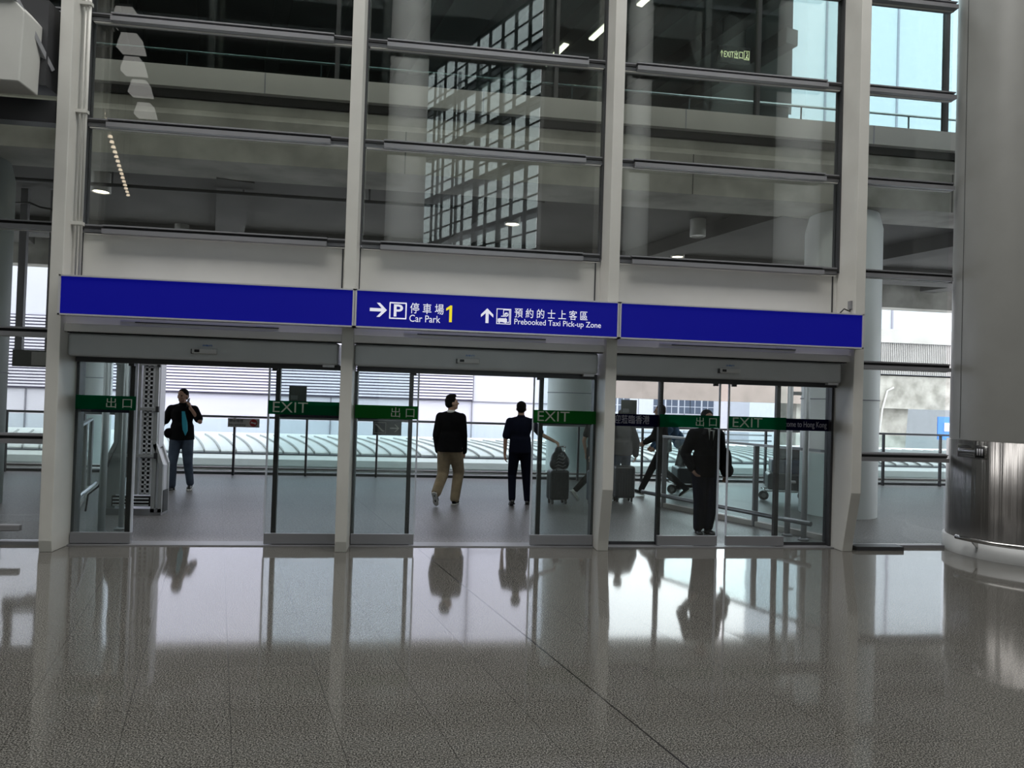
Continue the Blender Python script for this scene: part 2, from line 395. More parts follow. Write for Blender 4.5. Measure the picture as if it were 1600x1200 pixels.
# string of small hall lamps, reflected as a dotted line in the left bay
S0, S1 = Vector((-3.65, -8.2, 9.0)), Vector((-7.39, -20.07, 9.0))
tr = empty('lamp_track', tuple(S0), label='long overhead track carrying a string of small warm lamps, mirrored in left bay', cat='lamp track')
MB().bar(S0+Vector((0, 0, .08)), S1+Vector((0, 0, .08)), .06, .05).build('track', 'alu_dark', tr)
for k in range(6):
    p = S0.lerp(S1, k/5.0); MB().tube((p.x, p.y, 9.1), (p.x, p.y, CZ), .012).build('hanger', 'alu_dark', tr)
for k in range(26):
    p = S0.lerp(S1, k/25.0)
    MB().tube((p.x, p.y, 9.04), (p.x, p.y, 8.98), .05, .065, 12).build('spot', 'lamp_soft', tr)

for k, (x, y) in enumerate(((-4.72, 12.84), (-5.2, 14.4), (-5.74, 16.02), (-6.2, 17.82), (-6.8, 19.9))):
    g = empty('ceiling_coffer', (x, -y, CZ), label='bright square daylight coffer hung under the hall roof, mirrored in the leftmost bay', cat='ceiling light', group='daylight coffers mirrored in the leftmost bay')
    MB().prism([(x-.35, 12.0), (x+.35, 12.0), (x+.22, 12.45), (x-.22, 12.45)], -y-.25, -y+.25).build('diffuser', 'coffer_glow', g)
    B(x-.24, x+.24, -y-.27, -y+.27, 12.45, 12.52).build('cap', 'alu_dark', g); B(x-.015, x+.015, -y-.015, -y+.015, 12.52, CZ).build('rod', 'alu_dark', g)

# ------------------------------------------------------------------ glass front: posts (trim), glazing (window)
def post_profile(i):
    q = (.42, .40, .29, .29)[i]
    return [(.06, 0), (-q+.02, 0), (-q, .12), (-.42, .74), (-.42, 10.95), (.06, 10.95)]
for i, x in enumerate(PX):
    w = .065
    t = empty('trim_%d' % (i+1), (x, 0, 0), kind='structure')
    MB().prism_x(post_profile(i), x-w, x+w).build('mullion_post', 'post', t, bevel=.006)
    # dark gasket strips where the glazing meets the post
    g = MB()
    for s in (-1, 1):
        g.box(x+s*w if s > 0 else x-w-.02, x+w+.02 if s > 0 else x-w, -.07, .07, 3.5, 10.9)
    g.build('gasket', 'alu_dark', t)
    if i in (0,):
        MB().tube((x+.155, -.26, 2.95), (x+.155, -.26, 6.9), .016).build('conduit_pipe', 'post', t)
        MB().tube((x+.115, -.26, 2.95), (x+.115, -.26, 6.9), .010).build('conduit_pipe', 'post', t)
        for z in (3.5, 4.72, 5.9):
            MB().box(x+.06, x+.18, -.30, -.235, z, z+.035).build('pipe_clip', 'post', t)
    if i == 3:
        B(x-.09, x-.065, -.36, -.30, 3.0, 3.10).build('cable_box', 'alu', t)
        MB().path([(x-.075, -.33, 3.0), (x-.10, -.36, 2.97), (x-.2, -.40, 2.99), (x-.28, -.44, 2.93)], .008).build('cable', 'black', t)

def transom(x0, x1, z, par, inset=.22, lip=True):
    g = empty  # noqa
    B(x0, x1, -.05, .05, z-.045, z+.045).build('transom', 'alu', par)
    B(x0, x1, -.07, -.05, z-.006, z+.022).build('shadow_groove', 'black', par)
    m = MB(); m.box(x0+inset, x1-inset, -.13, -.05, z-.062, z-.012); m.box(x0+inset, x1-inset, -.11, -.05, z+.022, z+.038)
    m.build('cover_bar', 'alu', par)
    if lip: B(x0+.02, x1-.02, -.055, -.02, z-.066, z-.058).build('drip_edge', 'post', par)
def glaze(n, x0, x1, zs, inset=.22, gm='facade_glass'):
    t = empty('window_%d' % n, ((x0+x1)/2, 0, zs[0]), kind='structure')
    for a, b in zip(zs[:-1], zs[1:]):
        B(x0, x1, -.008, .008, a+.045, b-.045).build('pane', gm, t)
    for z in zs:
        if 0 < z < 10.5: transom(x0, x1, z, t, inset)
    return t
for n in range(3):
    glaze(n+1, PX[n]+.085, PX[n+1]-.085, TZ[2:]+[10.9])
    B(PX[n]+.07, PX[n+1]-.07, 0.02, .04, 10.88, 11).build('head_rail', 'alu_dark', bpy.data.objects['window_%d' % (n+1)])
w4 = glaze(4, PX[3]+.085, XR, [0.0]+TZ+[10.9], inset=.02, gm='clear_glass')
B(PX[3]+.085, XR, -.05, .05, 0, .035).build('sill', 'alu', w4)
B(PX[3]+.16, PX[3]+.80, -.22, -.06, 0.0, .05).build('floor_spring_cover', 'alu_dark', w4)
w7 = glaze(7, -6.2, PX[0]-.085, [0.0]+TZ+[10.9], inset=.12)
B(-6.2, PX[0]-.085, -.05, .05, 0, .035).build('sill', 'alu', w7)
# low kick rail at the foot of the left glazing
kr = empty('kick_rail', (-1.2, -.3, 0), label='low grey kick rail along the glass at the left edge', cat='rail')
B(-3, -.22, -.33, -.27, .20, .27).build('rail', 'alu', kr, bevel=.01)
for x in (-2.6, -1.6, -.6): B(x-.02, x+.02, -.31, -.05, 0, .2).build('bracket', 'alu', kr)
# small box and dark cap on the outside of the left glazing near post
# solid ends of the front, outside the picture
tag(B(-16, 24, -.06, .2, 10.95, CZ).build('wall_front', 'hall_wall'), kind='structure')
tag(B(-16, -6.2, -.1, .1, 0, 10.95).build('wall_front', 'hall_wall'), kind='structure')
tag(B(12.4, 24, -.1, .1, 0, 10.95).build('wall_front', 'hall_wall'), kind='structure')
# white bulkhead box high at the left edge
bk = empty('bulkhead_box', (-.6, -1.2, 4.8), label='white boxed duct end hanging high above the left glazing', cat='duct box')
MB().prism([(-3, 4.78), (-.13, 4.78), (-.11, 5.50), (-.22, 5.62), (-3, 5.66)], -.85, -.5).build('casing', 'bulkhead', bk, bevel=.012)
MB().bar((-3, -.87, 5.70), (-.22, -.87, 5.66), .05, .05).bar((-.22, -.87, 5.66), (-.06, -.40, 5.10), .05, .05).build('edge_channel', 'alu', bk)
B(-3, -.06, -.5, -.22, 4.9, 5.8).build('rear_duct', 'alu_dark', bk)
B(-3.0, -.02, -.36, -.20, 4.56, 4.80).build('support_beam', 'alu_dark', bk)
B(-2.5, -2.4, -.7, -.62, 5.67, CZ).build('hanger', 'alu_dark', bk)
B(-.9, -.84, -.7, -.62, 5.65, CZ).build('hanger', 'alu_dark', bk)

# ------------------------------------------------------------------ door bays
for n in range(3):
    x0, x1 = PX[n]+.065, PX[n+1]-.065
    t = empty('door_%d' % (n+1), ((x0+x1)/2, 0, 0), kind='structure')
    # cream panels over the doors
    B(x0, x1, -.02, .04, 2.36, 3.47).build('spandrel_panel', 'cream', t)
    B(x0, x0+.012, -.03, -.02, 2.36, 3.47).build('panel_joint', 'alu_dark', t)
    B(x1-.07, x1-.055, -.03, -.02, 2.9, 3.47).build('panel_joint', 'alu_dark', t)
    B(x0, x1, -.30, -.02, 2.43, 2.75).build('soffit_box', 'cream', t)
    B(x0, x1, -.34, -.30, 2.345, 2.425).build('fascia_strip', 'cream', t)
    m = MB(); m.box(x0+.7, x1-.7, -.315, -.30, 2.465, 2.475); m.build('vent_slot', 'black', t)
    m = MB(); m.box(x0+.55, x0+.75, -.31, -.30, 2.47, 2.49); m.box(x1-.95, x1-.75, -.31, -.30, 2.47, 2.49); m.build('downlight_slot', 'sign_frame', t)
    # automatic operator header, rounded at both lower corners
    hx1 = x1-.05
    MB().box(x0, hx1, -.26, .12, 2.085, 2.335).build('header', 'header', t, bevel=.03, seg=3)
    B(x0, x1, -.27, -.2, 2.335, 2.345).build('header_gap', 'black', t)
    B(x0+.02, x1-.02, -.10, .10, 2.03, 2.085).build('track', 'alu_dark', t)
    B(hx1-.17, hx1-.04, -.24, -.17, 2.058, 2.085).build('end_cap', 'sign_frame', t)
    B(x0, x1, -.09, .13, 0, .012).build('threshold', 'alu', t)
    for xx in (x0, x1-.03): B(xx, xx+.03, -.02, .12, .01, 2.03).build('jamb', 'alu_dark', t)
    # fixed side lights with a dark stile, and navy welcome band
    ST = ((.69, 2.28), (3.81, 5.38), (6.89, 8.44))[n]
    for side in (0, 1):
        fx0, fx1 = ((x0+.03, ST[0]) if side == 0 else (ST[1]+.05, x1-.03))
        f = B(fx0, fx1, .055, .067, .05, 2.03).build('side_light', 'door_glass', t)
        sx = fx1 if side == 0 else fx0-.05
        B(sx, sx+.05, .03, .09, .01, 2.03).build('stile', 'black', f)
        B(fx0, fx1, .04, .08, .01, .05).build('sill_rail', 'alu_dark', f)
        B(fx0, fx1, .046, .053, 1.47, 1.62).build('welcome_band', 'navy', f)
        if n == 2:
            if side == 0: text('welcome_lettering', '歡迎蒞臨香港', 'letter_navy', f, x0+.02, x0+.57, 1.553, .043, .105)
            else: text('welcome_lettering', 'Welcome to Hong Kong', 'letter_navy', f, x1-.75, x1-.055, 1.54, .043, .095)
    # sliding leaves
    la, lb = (((.155, .785), (2.22, 3.04)), ((3.195, 3.92), (5.30, 6.07)), ((6.88, 7.65), (7.77, 8.53)))[n]
    for side, (a, b) in enumerate((la, lb)):
        lf = empty('sliding_leaf', ((a+b)/2, -.03, 0)); lf.parent = t; lf.matrix_parent_inverse = t.matrix_basis.inverted()
        def part(mb, name, mat, lf=lf, **k):
            o = mb.build(name, mat, None, **k); o.parent = lf
            o.matrix_parent_inverse = (t.matrix_basis @ lf.matrix_parent_inverse @ lf.matrix_basis).inverted(); return o
        part(B(a, b, -.036, -.024, .05, 2.03), 'glass_sheet', 'door_glass')
        part(B(a, b, -.055, -.005, .02, .14), 'bottom_rail', 'alu', bevel=.004)
        ex = b if side == 0 else a
        part(B(ex-.010, ex+.010, -.040, -.020, .14, 2.03), 'glass_edge_trim', 'glass_edge')
        hx = a if side == 0 else b
        gm = 'green_light' if (n == 1) else 'green'
        z0 = 1.505 if n == 0 else (1.485 if n == 1 else 1.475)
        part(B(a, b, -.044, -.038, z0-.0, z0+.155), 'exit_band', gm)
        if side == 0: tx = text('exit_lettering', '出 口', 'letter', None, b-.31, b-.04, z0+.078, -.046, .115)
        else: tx = text('exit_lettering', 'EXIT', 'letter', None, a+.05, a+.44, z0+.082, -.046, .118, -.004)
        if tx:
            tx.parent = lf; tx.matrix_parent_inverse = (t.matrix_basis @ lf.matrix_parent_inverse @ lf.matrix_basis).inverted()
        part(B((b-.09) if side == 0 else (a+.03), (b-.03) if side == 0 else (a+.09), -.05, -.02, 2.0, 2.04), 'hanger_clip', 'alu_dark')
    sn = empty('motion_sensor', ((x0+x1)/2, -.28, 2.2), label=('slim door sensor on the header of the leftmost doorway', 'slim door sensor on the header of the middle doorway', 'slim door sensor on the header of the rightmost doorway')[n], cat='sensor', group='motion sensors above the doors')
    cx = (1.57, 4.48, 7.65)[n]; cz = (2.185, 2.185, 2.185)[n]
    B(cx-.13, cx+.13, -.31, -.26, cz-.028, cz+.028).build('housing', 'sensor', sn, bevel=.008)
    B(cx-.10, cx-.05, -.315, -.309, cz-.014, cz+.014).build('lens', 'black', sn)
    B(cx-.14, cx-.12, -.305, -.262, cz-.032, cz+.02).build('end_clip', 'alu_dark', sn)
    text('notice_text', '自動門', 'road_blue', sn, cx-.03, cx+.07, cz+.065, -.2605, .02)

# ------------------------------------------------------------------ blue overhead sign
SZ0, SZ1, SY = 2.495, 2.915, -.56
segs = [(.18, 3.195, 'blank blue sign box over the leftmost doorway'), (3.20, 6.175, 'blue sign box reading Car Park 1 and Prebooked Taxi Pick-up Zone'), (6.18, 9.205, 'blank blue sign box over the rightmost doorway')]
signs = []
for x0, x1, lab in segs:
    s = empty('sign_box', ((x0+x1)/2, SY, SZ0), label=lab, cat='sign', group='blue sign boxes over the doors')
    B(x0+.02, x1-.02, SY, SY+.14, SZ0+.015, SZ1-.015).build('face', 'blue', s)
    m = MB(); m.box(x0, x1, SY-.012, SY+.14, SZ0, SZ0+.016); m.box(x0, x1, SY-.012, SY+.14, SZ1-.016, SZ1); m.box(x0, x0+.02, SY-.012, SY+.14, SZ0, SZ1); m.box(x1-.02, x1, SY-.012, SY+.14, SZ0, SZ1)
    m.build('frame', 'sign_frame', s)
    signs.append(s)
s = signs[1]; YL = SY-.002
def arrow(cx, cz, L, ang, w, par, name='arrow', mat='sign_white', Y=YL):
    R = Matrix.Rotation(-ang, 4, 'Y'); M = Matrix.Translation((cx, 0, cz)) @ R
    m = MB(); m.box(-L/2, L/2-.02, Y-.004, Y, -w/2, w/2, M)
    h = L*.42; k = w*.72
    for sg in (1, -1):
        m.prism([(L/2, 0), (L/2-h, sg*h), (L/2-h-k*1.3, sg*h), (L/2-k*1.6, 0)] if sg > 0 else [(L/2, 0), (L/2-k*1.6, 0), (L/2-h-k*1.3, -h), (L/2-h, -h)], Y-.005, Y, M)
    return m.build(name, mat, par)
arrow(3.455, 2.698, .185, 0, .036, s)
arrow(4.655, 2.688, .165, PI/2, .034, s)
def ring_rect(m, x0, x1, z0, z1, w, Y, d=.004):
    m.box(x0, x1, Y-d, Y, z0, z0+w); m.box(x0, x1, Y-d, Y, z1-w, z1); m.box(x0, x0+w, Y-d, Y, z0+w, z1-w); m.box(x1-w, x1, Y-d, Y, z0+w, z1-w); return m
ring_rect(MB(), 3.575, 3.76, 2.605, 2.79, .012, YL).build('parking_frame', 'sign_white', s, bevel=.002)
text('parking_letter', 'P', 'sign_white', s, 3.622, 3.722, 2.70, YL, .135, .02)
text('chinese_line', '停 車 場', 'sign_white', s, 3.80, 4.17, 2.735, YL, .118, .003)
text('english_line', 'Car Park', 'sign_white', s, 3.795, 4.135, 2.622, YL, .078, .003)
MB().prism([(4.232, 2.597), (4.262, 2.597), (4.262, 2.782), (4.240, 2.782), (4.196, 2.748), (4.196, 2.722), (4.232, 2.742)], YL-.005, YL).build('number', 'sign_yellow', s)
m = ring_rect(MB(), 4.76, 4.925, 2.60, 2.775, .009, YL)
m.prism([(4.775, 2.625), (4.775, 2.66), (4.80, 2.668), (4.815, 2.695), (4.855, 2.695), (4.868, 2.668), (4.88, 2.66), (4.88, 2.625)], YL-.004, YL)
m.box(4.785, 4.80, YL-.004, YL, 2.612, 2.625); m.box(4.855, 4.87, YL-.004, YL, 2.612, 2.625)
ring_rect(m, 4.835, 4.91, 2.62, 2.765, .008, YL-.0005)
m.tube((4.872, YL, 2.71), (4.872, YL-.006, 2.71), .024, n=20)
m.build('taxi_pictogram', 'sign_white', s)
m = MB(); m.bar((4.862, YL-.007, 2.712), (4.870, YL-.007, 2.700), .006); m.bar((4.870, YL-.007, 2.700), (4.886, YL-.007, 2.722), .006); m.box(4.80, 4.862, YL-.006, YL-.004, 2.668, 2.685)
m.build('pictogram_detail', 'blue', s)
text('chinese_line', '預 約 的 士 上 客 區', 'sign_white', s, 4.965, 5.805, 2.737, YL, .108, .004)
text('english_line', 'Prebooked Taxi Pick-up Zone', 'sign_white', s, 4.965, 5.965, 2.628, YL, .082, .002)

# ------------------------------------------------------------------ big round hall column at right
CC = (11.52, -.38); CR = .80
c = empty('round_column', (CC[0], CC[1], 0), label='huge round grey hall column clad in stainless steel at its foot, right edge', cat='column')
MB().lathe([(CR-.02, 1.42), (CR-.02, CZ)], (*CC, 0), 96).build('shaft', 'col_in', c)
MB().lathe([(CR-.02, .20), (CR+.01, .20), (CR+.01, 1.42), (CR-.02, 1.425)], (*CC, 0), 96).build('steel_cladding', 'steel_brush', c)
MB().lathe([(CR+.04, 0), (CR+.04, .19), (CR-.02, .20)], (*CC, 0), 96).build('plinth', 'col_grey', c)
pts = [(CC[0]+(CR+.17)*math.cos(t*2*PI/64), CC[1]+(CR+.17)*math.sin(t*2*PI/64), .235) for t in range(33, 63)]
MB().path(pts, .028, 12).build('bumper_rail', 'steel', c)
for t in (35, 42, 50, 58):
    a = t*2*PI/64
    MB().bar((CC[0]+(CR)*math.cos(a), CC[1]+CR*math.sin(a), .12), (CC[0]+(CR+.13)*math.cos(a), CC[1]+(CR+.13)*math.sin(a), .225), .02, .05).build('bracket', 'steel', c)
def wrap_plate(name, a0, a1, z0, z1, mat, r, par):
    return MB().lathe([(r-.004, z0), (r, z0), (r, z1), (r-.004, z1)], (*CC, 0), 16, a0, a1).build(name, mat, par)
A0 = math.atan2(-8.4-CC[1], 3.945-CC[0])
wrap_plate('notice_plate', A0-.93, A0-.42, 1.21, 1.37, 'steel', CR+.014, c)
npic = wrap_plate('notice_pictogram', A0-.60, A0-.46, 1.22, 1.36, 'black', CR+.016, c)
for k in range(3): wrap_plate('pictogram_bar', A0-.57+k*.035, A0-.55+k*.035, 1.25, 1.33, 'sign_frame', CR+.018, c)
for k in range(4): wrap_plate('notice_line', A0-.90, A0-.66+.03*(k % 2), 1.33-.03*k, 1.34-.03*k, 'alu_dark', CR+.016, c)
wrap_plate('shaft_seam', A0-.95, A0-.94, 1.44, CZ, 'alu_dark', CR-.016, c)

# ------------------------------------------------------------------ vestibule balustrades outside the doors
def balustrade(name, a, b, lab, posts, hz=.27, poles=()):
    a, b = Vector((*a, 0)), Vector((*b, 0)); t = empty(name, tuple((a+b)/2), label=lab, cat='balustrade')
    d = (b-a).normalized(); n = Vector((-d.y, d.x, 0))
    MB().bar(a+Vector((0, 0, 1.19)), b+Vector((0, 0, 1.19)), .06, .035).build('top_rail', 'rail', t)
    MB().bar(a+Vector((0, 0, .035)), b+Vector((0, 0, .035)), .05, .07).build('base_shoe', 'conc_light', t)
    k = len(posts)
    for f in posts:
        p = a.lerp(b, f); MB().bar(p, p+Vector((0, 0, 1.17)), .07, .05).build('upright', 'alu', t)
    for f0, f1 in zip(posts[:-1], posts[1:]):
        p, q = a.lerp(b, f0)+d*.06, a.lerp(b, f1)-d*.06
        MB().bar(p+Vector((0, 0, .62)), q+Vector((0, 0, .62)), .012, 1.06).build('glass_panel', 'aqua_glass', t)
    return t, d, n
bal, d_, n_ = balustrade('glass_balustrade', (9.42, .25), (8.05, 3.15), 'glass balustrade slanting out from the right doorway with a low bumper rail', (0.02, .40, .72, .98))
m = MB(); q0 = Vector((8.98, .10, .27)); q1 = Vector((7.66, 2.98, .27)); m.path([q0+(q1-q0)*k/6 for k in range(7)], .032); m.build('bumper_rail', 'rail', bal)
for k in (.1, .45, .8):
    p = q0.lerp(q1, k); MB().bar(p, p+Vector((.25, .12, -.05)), .02).build('bracket', 'rail', bal)
for i, (x, y) in enumerate(((9.0, .72), (9.07, .42))):
    dp = empty('safety_pole', (x, y, 0), label=('grey steel pole behind the right door glass, the one farther from the mullion', 'grey steel pole behind the right door glass, the one nearer the mullion')[i], cat='pole')
    MB().tube((x, y, 0), (x, y, 2.05), .038).build('pole', 'machine', dp)
    MB().tube((x, y, 0), (x, y, .03), .075, .05).build('foot', 'alu', dp)
    if i == 0:
        B(x, x+.16, y-.02, y+.02, 1.93, 1.98).build('arm', 'sign_frame', dp); B(x, x+.1, y-.02, y+.02, .72, .75).build('arm', 'sign_frame', dp)
lb_, _, _ = balustrade('glass_balustrade', (-.10, .30), (-1.55, 4.3), 'glass balustrade slanting out from the left doorway behind the metal mast unit', (.02, .35, .68, .98))
q0 = Vector((-.12, .3, .30)); q1 = Vector((-.82, 2.83, .30)); MB().path([q0+(q1-q0)*k/6 for k in range(7)], .028).build('bumper_rail', 'steel', lb_)
q0 = Vector((-.16, .3, .16)); q1 = Vector((-.95, 2.83, .16)); MB().path([q0+(q1-q0)*k/6 for k in range(7)], .022).build('bumper_rail', 'steel', lb_)
for i, (x, y) in enumerate(((.20, .62), (.33, .85))):
    dp = empty('safety_pole', (x, y, 0), label=('pale steel pole behind the left door glass, nearer the first mullion', 'pale steel pole behind the left door glass, nearer the mast unit')[i], cat='pole')
    MB().tube((x, y, 0), (x, y, 2.05), .04 if i == 0 else .03).build('pole', 'machine', dp)
    MB().tube((x, y, 0), (x, y, .03), .08, .05).build('foot', 'alu', dp)

# ------------------------------------------------------------------ mast unit with perforated struts (left doorway)
t = empty('mast_unit', (.05, 2.2, 0), label='tall grey metal mast unit with square-holed strut on a sloping-shouldered base', cat='equipment')
YA, YB = 1.85, 2.12
prof = [(-.44, .02), (-.44, .58), (-.27, 1.0), (.28, 1.0), (.50, .62), (.56, .02)]
for (a, b_) in ((YA, YA+.05), (YB-.05, YB)):
    m = MB()
    for p, q in zip([(-.34, .04), (-.34, .60), (-.17, .99)], [(-.34, .60), (-.17, .99), (-.17, 2.3)]): m.bar((p[0], a+.025, p[1]), (q[0], a+.025, q[1]), .05, .05)
    for p, q in zip([(.335, .04), (.335, 1.0)], [(.335, 1.0), (.335, 2.3)]): m.bar((p[0], a+.025, p[1]), (q[0], a+.025, q[1]), .05, .05)
    m.bar((.335, a+.025, .98), (.43, a+.025, .70), .05, .05); m.bar((.43, a+.025, .70), (.43, a+.025, .04), .05, .05)
    m.build('side_frame', 'machine', t)
MB().prism([(.34, .06), (.34, .96), (.44, .68), (.44, .06)], YA+.05, YB-.05).build('shoulder_cover', 'machine_white', t)
MB().prism([(-.34, .06), (-.34, .60), (-.17, .95), (-.17, .06)], YA+.06, YB-.06).build('shoulder_cover', 'machine', t)
B(-.36, .45, YA, YB, .0, .09).build('base_plate', 'alu', t)
m = MB(); m.box(-.20, .32, YA+.02, YA+.04, .12, .26); m.build('grille', 'black', t)
m = MB()
for k in range(3): m.box(-.18, .28, YA+.0, YA+.02, .13+k*.045, .145+k*.045)
m.build('grille_slat', 'machine_white', t)
m = MB(); m.box(.45, .462, YA+.04, YB-.04, .04, .34); m.build('side_grille', 'machine_dark', t)
MB().prism([(.335, 1.0), (.335, 2.35), (.365, 2.35), (.365, .93)], YA+.06, YB-.02).build('side_panel', 'machine_white', t)
# perforated strut: lattice of bars round square holes
m = MB(); x0, x1 = .165, .295; zz = .30
for k in range(3):
    xx = x0+k*(x1-x0)/2; m.box(xx-.012, xx+.012, YA, YA+.02, .28, 2.4)
while zz < 2.4: m.box(x0, x1, YA, YA+.02, zz-.011, zz+.011); zz += .062
m.build('perforated_strut', 'machine_white', t)
B(x0-.01, x1+.01, YA+.03, YA+.10, .28, 2.4).build('strut_backing', 'black', t)
m = MB(); m.box(-.17, -.09, YA+.03, YA+.09, .28, 2.3); m.box(.06, .12, YA+.03, YA+.09, .28, 2.3); m.build('mast_channel', 'machine', t)
B(-.16, -.06, YA+.10, YA+.2, .5, 2.2).build('drive_column', 'machine_dark', t)
B(-.13, -.08, YA+.05, YA+.1, .45, 1.2).build('cylinder_cover', 'machine', t)
for z in (.82, 1.46, 2.08):
    B(-.20, .36, YA-.02, YA, z-.02, z+.02).build('cross_tie', 'machine', t); B(.34, .38, YA-.03, YA, z-.04, z+.04).build('tie_clamp', 'machine_dark', t)
MB().path([(-.20, YA-.02, .85), (-.26, YA-.06, .6), (-.34, YA-.06, .4), (-.48, YA-.04, .28), (-.52, YA, .05)], .012).build('power_cable', 'black', t)

# ------------------------------------------------------------------ railing at the walkway's edge
r = empty('edge_railing', (4, 6.65, 0), label='long glass-panelled steel railing along the far edge of the walkway', cat='railing')
MB().box(-9, 20, 6.60, 6.66, 1.17, 1.215).build('top_rail', 'rail', r)
MB().box(-9, 20, 6.62, 6.66, .12, .16).build('bottom_rail', 'steel', r)
xs = [-9+k*1.44+.55 for k in range(21)]
for x in xs: B(x-.02, x+.02, 6.61, 6.67, -.02, 1.17).build('post', 'rail_dark', r)
for a, b_ in zip(xs[:-1], xs[1:]): B(a+.03, b_-.03, 6.635, 6.645, .18, 1.15).build('glass_panel', 'aqua_glass', r)
kb = B(-16, 24, 6.78, 6.95, -.6, .05).build('edge_kerb', 'gutter'); tag(kb, 'dark kerb and gutter strip beneath the far walkway railing', 'kerb')
# railing signs
s1 = empty('notice_sign', (.37, 6.58, 1.0), label='grey no-smoking notice hung on the far railing', cat='sign')
B(.07, .69, 6.57, 6.59, .985, 1.165).build('plate', 'sign_grey', s1)
text('chinese_line', '禁止吸煙', 'sign_black', s1, .10, .37, 1.115, 6.568, .06, .004); text('english_line', 'No smoking', 'sign_black', s1, .10, .42, 1.03, 6.568, .055, .004)
MB().tube((.575, 6.569, 1.075), (.575, 6.564, 1.075), .075, n=24).build('symbol_disc', 'sign_red', s1)
m = MB(); m.box(.52, .63, 6.560, 6.564, 1.068, 1.084); m.bar((.53, 6.561, 1.10), (.62, 6.561, 1.05), .012); m.build('cigarette_mark', 'shoe_white', s1)
s2 = empty('notice_sign', (3.27, 6.58, .9), label='black sign with escalator pictogram and right arrow on the far railing', cat='sign')
B(2.98, 3.57, 6.57, 6.59, .89, 1.19).build('plate', 'sign_black', s2)
m = ring_rect(MB(), 3.01, 3.25, .93, 1.16, .01, 6.569); m.bar((3.05, 6.567, 1.11), (3.18, 6.567, .98), .03, .03); m.box(3.03, 3.07, 6.565, 6.569, 1.10, 1.125); m.box(3.17, 3.22, 6.565, 6.569, .965, .99); m.build('escalator_pictogram', 'sign_grey', s2)
arrow(3.43, 1.04, .19, 0, .025, s2, Y=6.569, mat='sign_grey')

# two small dark boxes fixed to the door glass (behind the first and third doorway)
for x, z, y, lab in ((2.52, 1.745, .085, 'small grey sign plate behind glass above the leftmost EXIT band'), (6.52, 1.705, .085, 'small grey sign plate behind glass above the white Chinese lettering on navy')):
    s3 = empty('sign_plate', (x, y, z-.08), label=lab, cat='sign'); B(x-.10, x+.10, y, y+.012, z-.09, z+.09).build('plate', 'box_grey', s3, bevel=.003)
    B(x-.08, x-.0, y-.003, y, z-.07, z-.02).build('inset', 'alu', s3)

# ------------------------------------------------------------------ outdoor columns
for x, y, r_, z1, mat, lab in ((10.93, 2.62, .60, 5.0, 'col_white', 'stout white round column just outside the glass beside the rightmost doorway'),
                            (7.66, 7.9, .74, 5.1, 'col_white', 'round grey-white column beyond the far railing, behind the green EXIT leaf of the middle doorway'),
                            (-3.35, 7.9, .60, 5.1, 'col_white', 'round white column beyond the railing behind the leftmost door leaf'),
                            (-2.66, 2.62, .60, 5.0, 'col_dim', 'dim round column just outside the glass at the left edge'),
                            (16.5, 7.9, .74, 5.1, 'col_white', 'round column beyond the railing, hidden past the hall column')):
    if x > 16: continue
    z1 = 4.99 if y < 6 else 4.94
    t = empty('round_column', (x, y, -.6), label=lab, cat='column')
    MB().lathe([(r_, 0 if y < 6 else -6), (r_, z1-.25), (r_*.9, z1)], (x, y, 0), 64).build('shaft', mat, t)
    MB().lathe([(r_+.01, 1.9), (r_+.012, 1.9), (r_+.012, 1.915), (r_+.01, 1.915)], (x, y, 0), 64).build('seam', 'joint', t)

# ------------------------------------------------------------------ elevated departures deck above the walkway
t = empty('elevated_deck', (4, 9, 5), label='concrete elevated deck with pale fascia and dark soffit over the walkway', cat='viaduct')
fas = B(-24, 30, 1.95, 2.2, 6.0, 6.30).build('fascia_panel', 'fascia', t)
m = MB()
for k in range(18): m.box(-24+k*3.13+.55, -24+k*3.13+.565, 1.945, 1.95, 6.0, 6.3)
m.build('fascia_joint', 'joint', t)
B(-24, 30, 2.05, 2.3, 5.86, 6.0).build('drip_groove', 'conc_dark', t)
m = MB(); m.prism_x([(1.98, 5.0), (1.98, 5.62), (2.05, 5.72), (2.05, 5.88), (2.9, 5.88), (2.9, 5.0)], -24, 30); m.build('edge_beam', 'conc', t)
m = MB()
for k in range(12): m.box(-24+k*4.4+1.2, -24+k*4.4+1.215, 1.975, 1.985, 5.0, 5.62)
m.build('joint_marking', 'conc_dark', t)
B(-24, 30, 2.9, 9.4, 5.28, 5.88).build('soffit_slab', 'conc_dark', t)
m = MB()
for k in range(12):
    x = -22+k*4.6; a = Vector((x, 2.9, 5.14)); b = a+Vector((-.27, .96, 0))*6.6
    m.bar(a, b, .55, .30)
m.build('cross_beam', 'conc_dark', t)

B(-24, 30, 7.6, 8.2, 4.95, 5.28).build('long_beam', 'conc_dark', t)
B(-24, 30, 9.4, 9.9, 4.55, 5.9).build('far_edge_beam', 'conc', t)
pp = empty('drain_pipe', (0, 3.4, 5.1), label='thin dark pipe slung along the deck soffit behind the upper glass', cat='pipe')
MB().path([(-10, 3.4, 4.93), (1.2, 3.4, 4.93), (3.2, 3.4, 4.93), (4.6, 3.4, 4.93)], .03).build('pipe', 'alu_dark', pp)
for x in (-3.5, -1, 1, 3): MB().tube((x, 3.4, 4.93), (x, 3.4, 5.28), .015).build('pipe_hanger', 'alu_dark', pp)

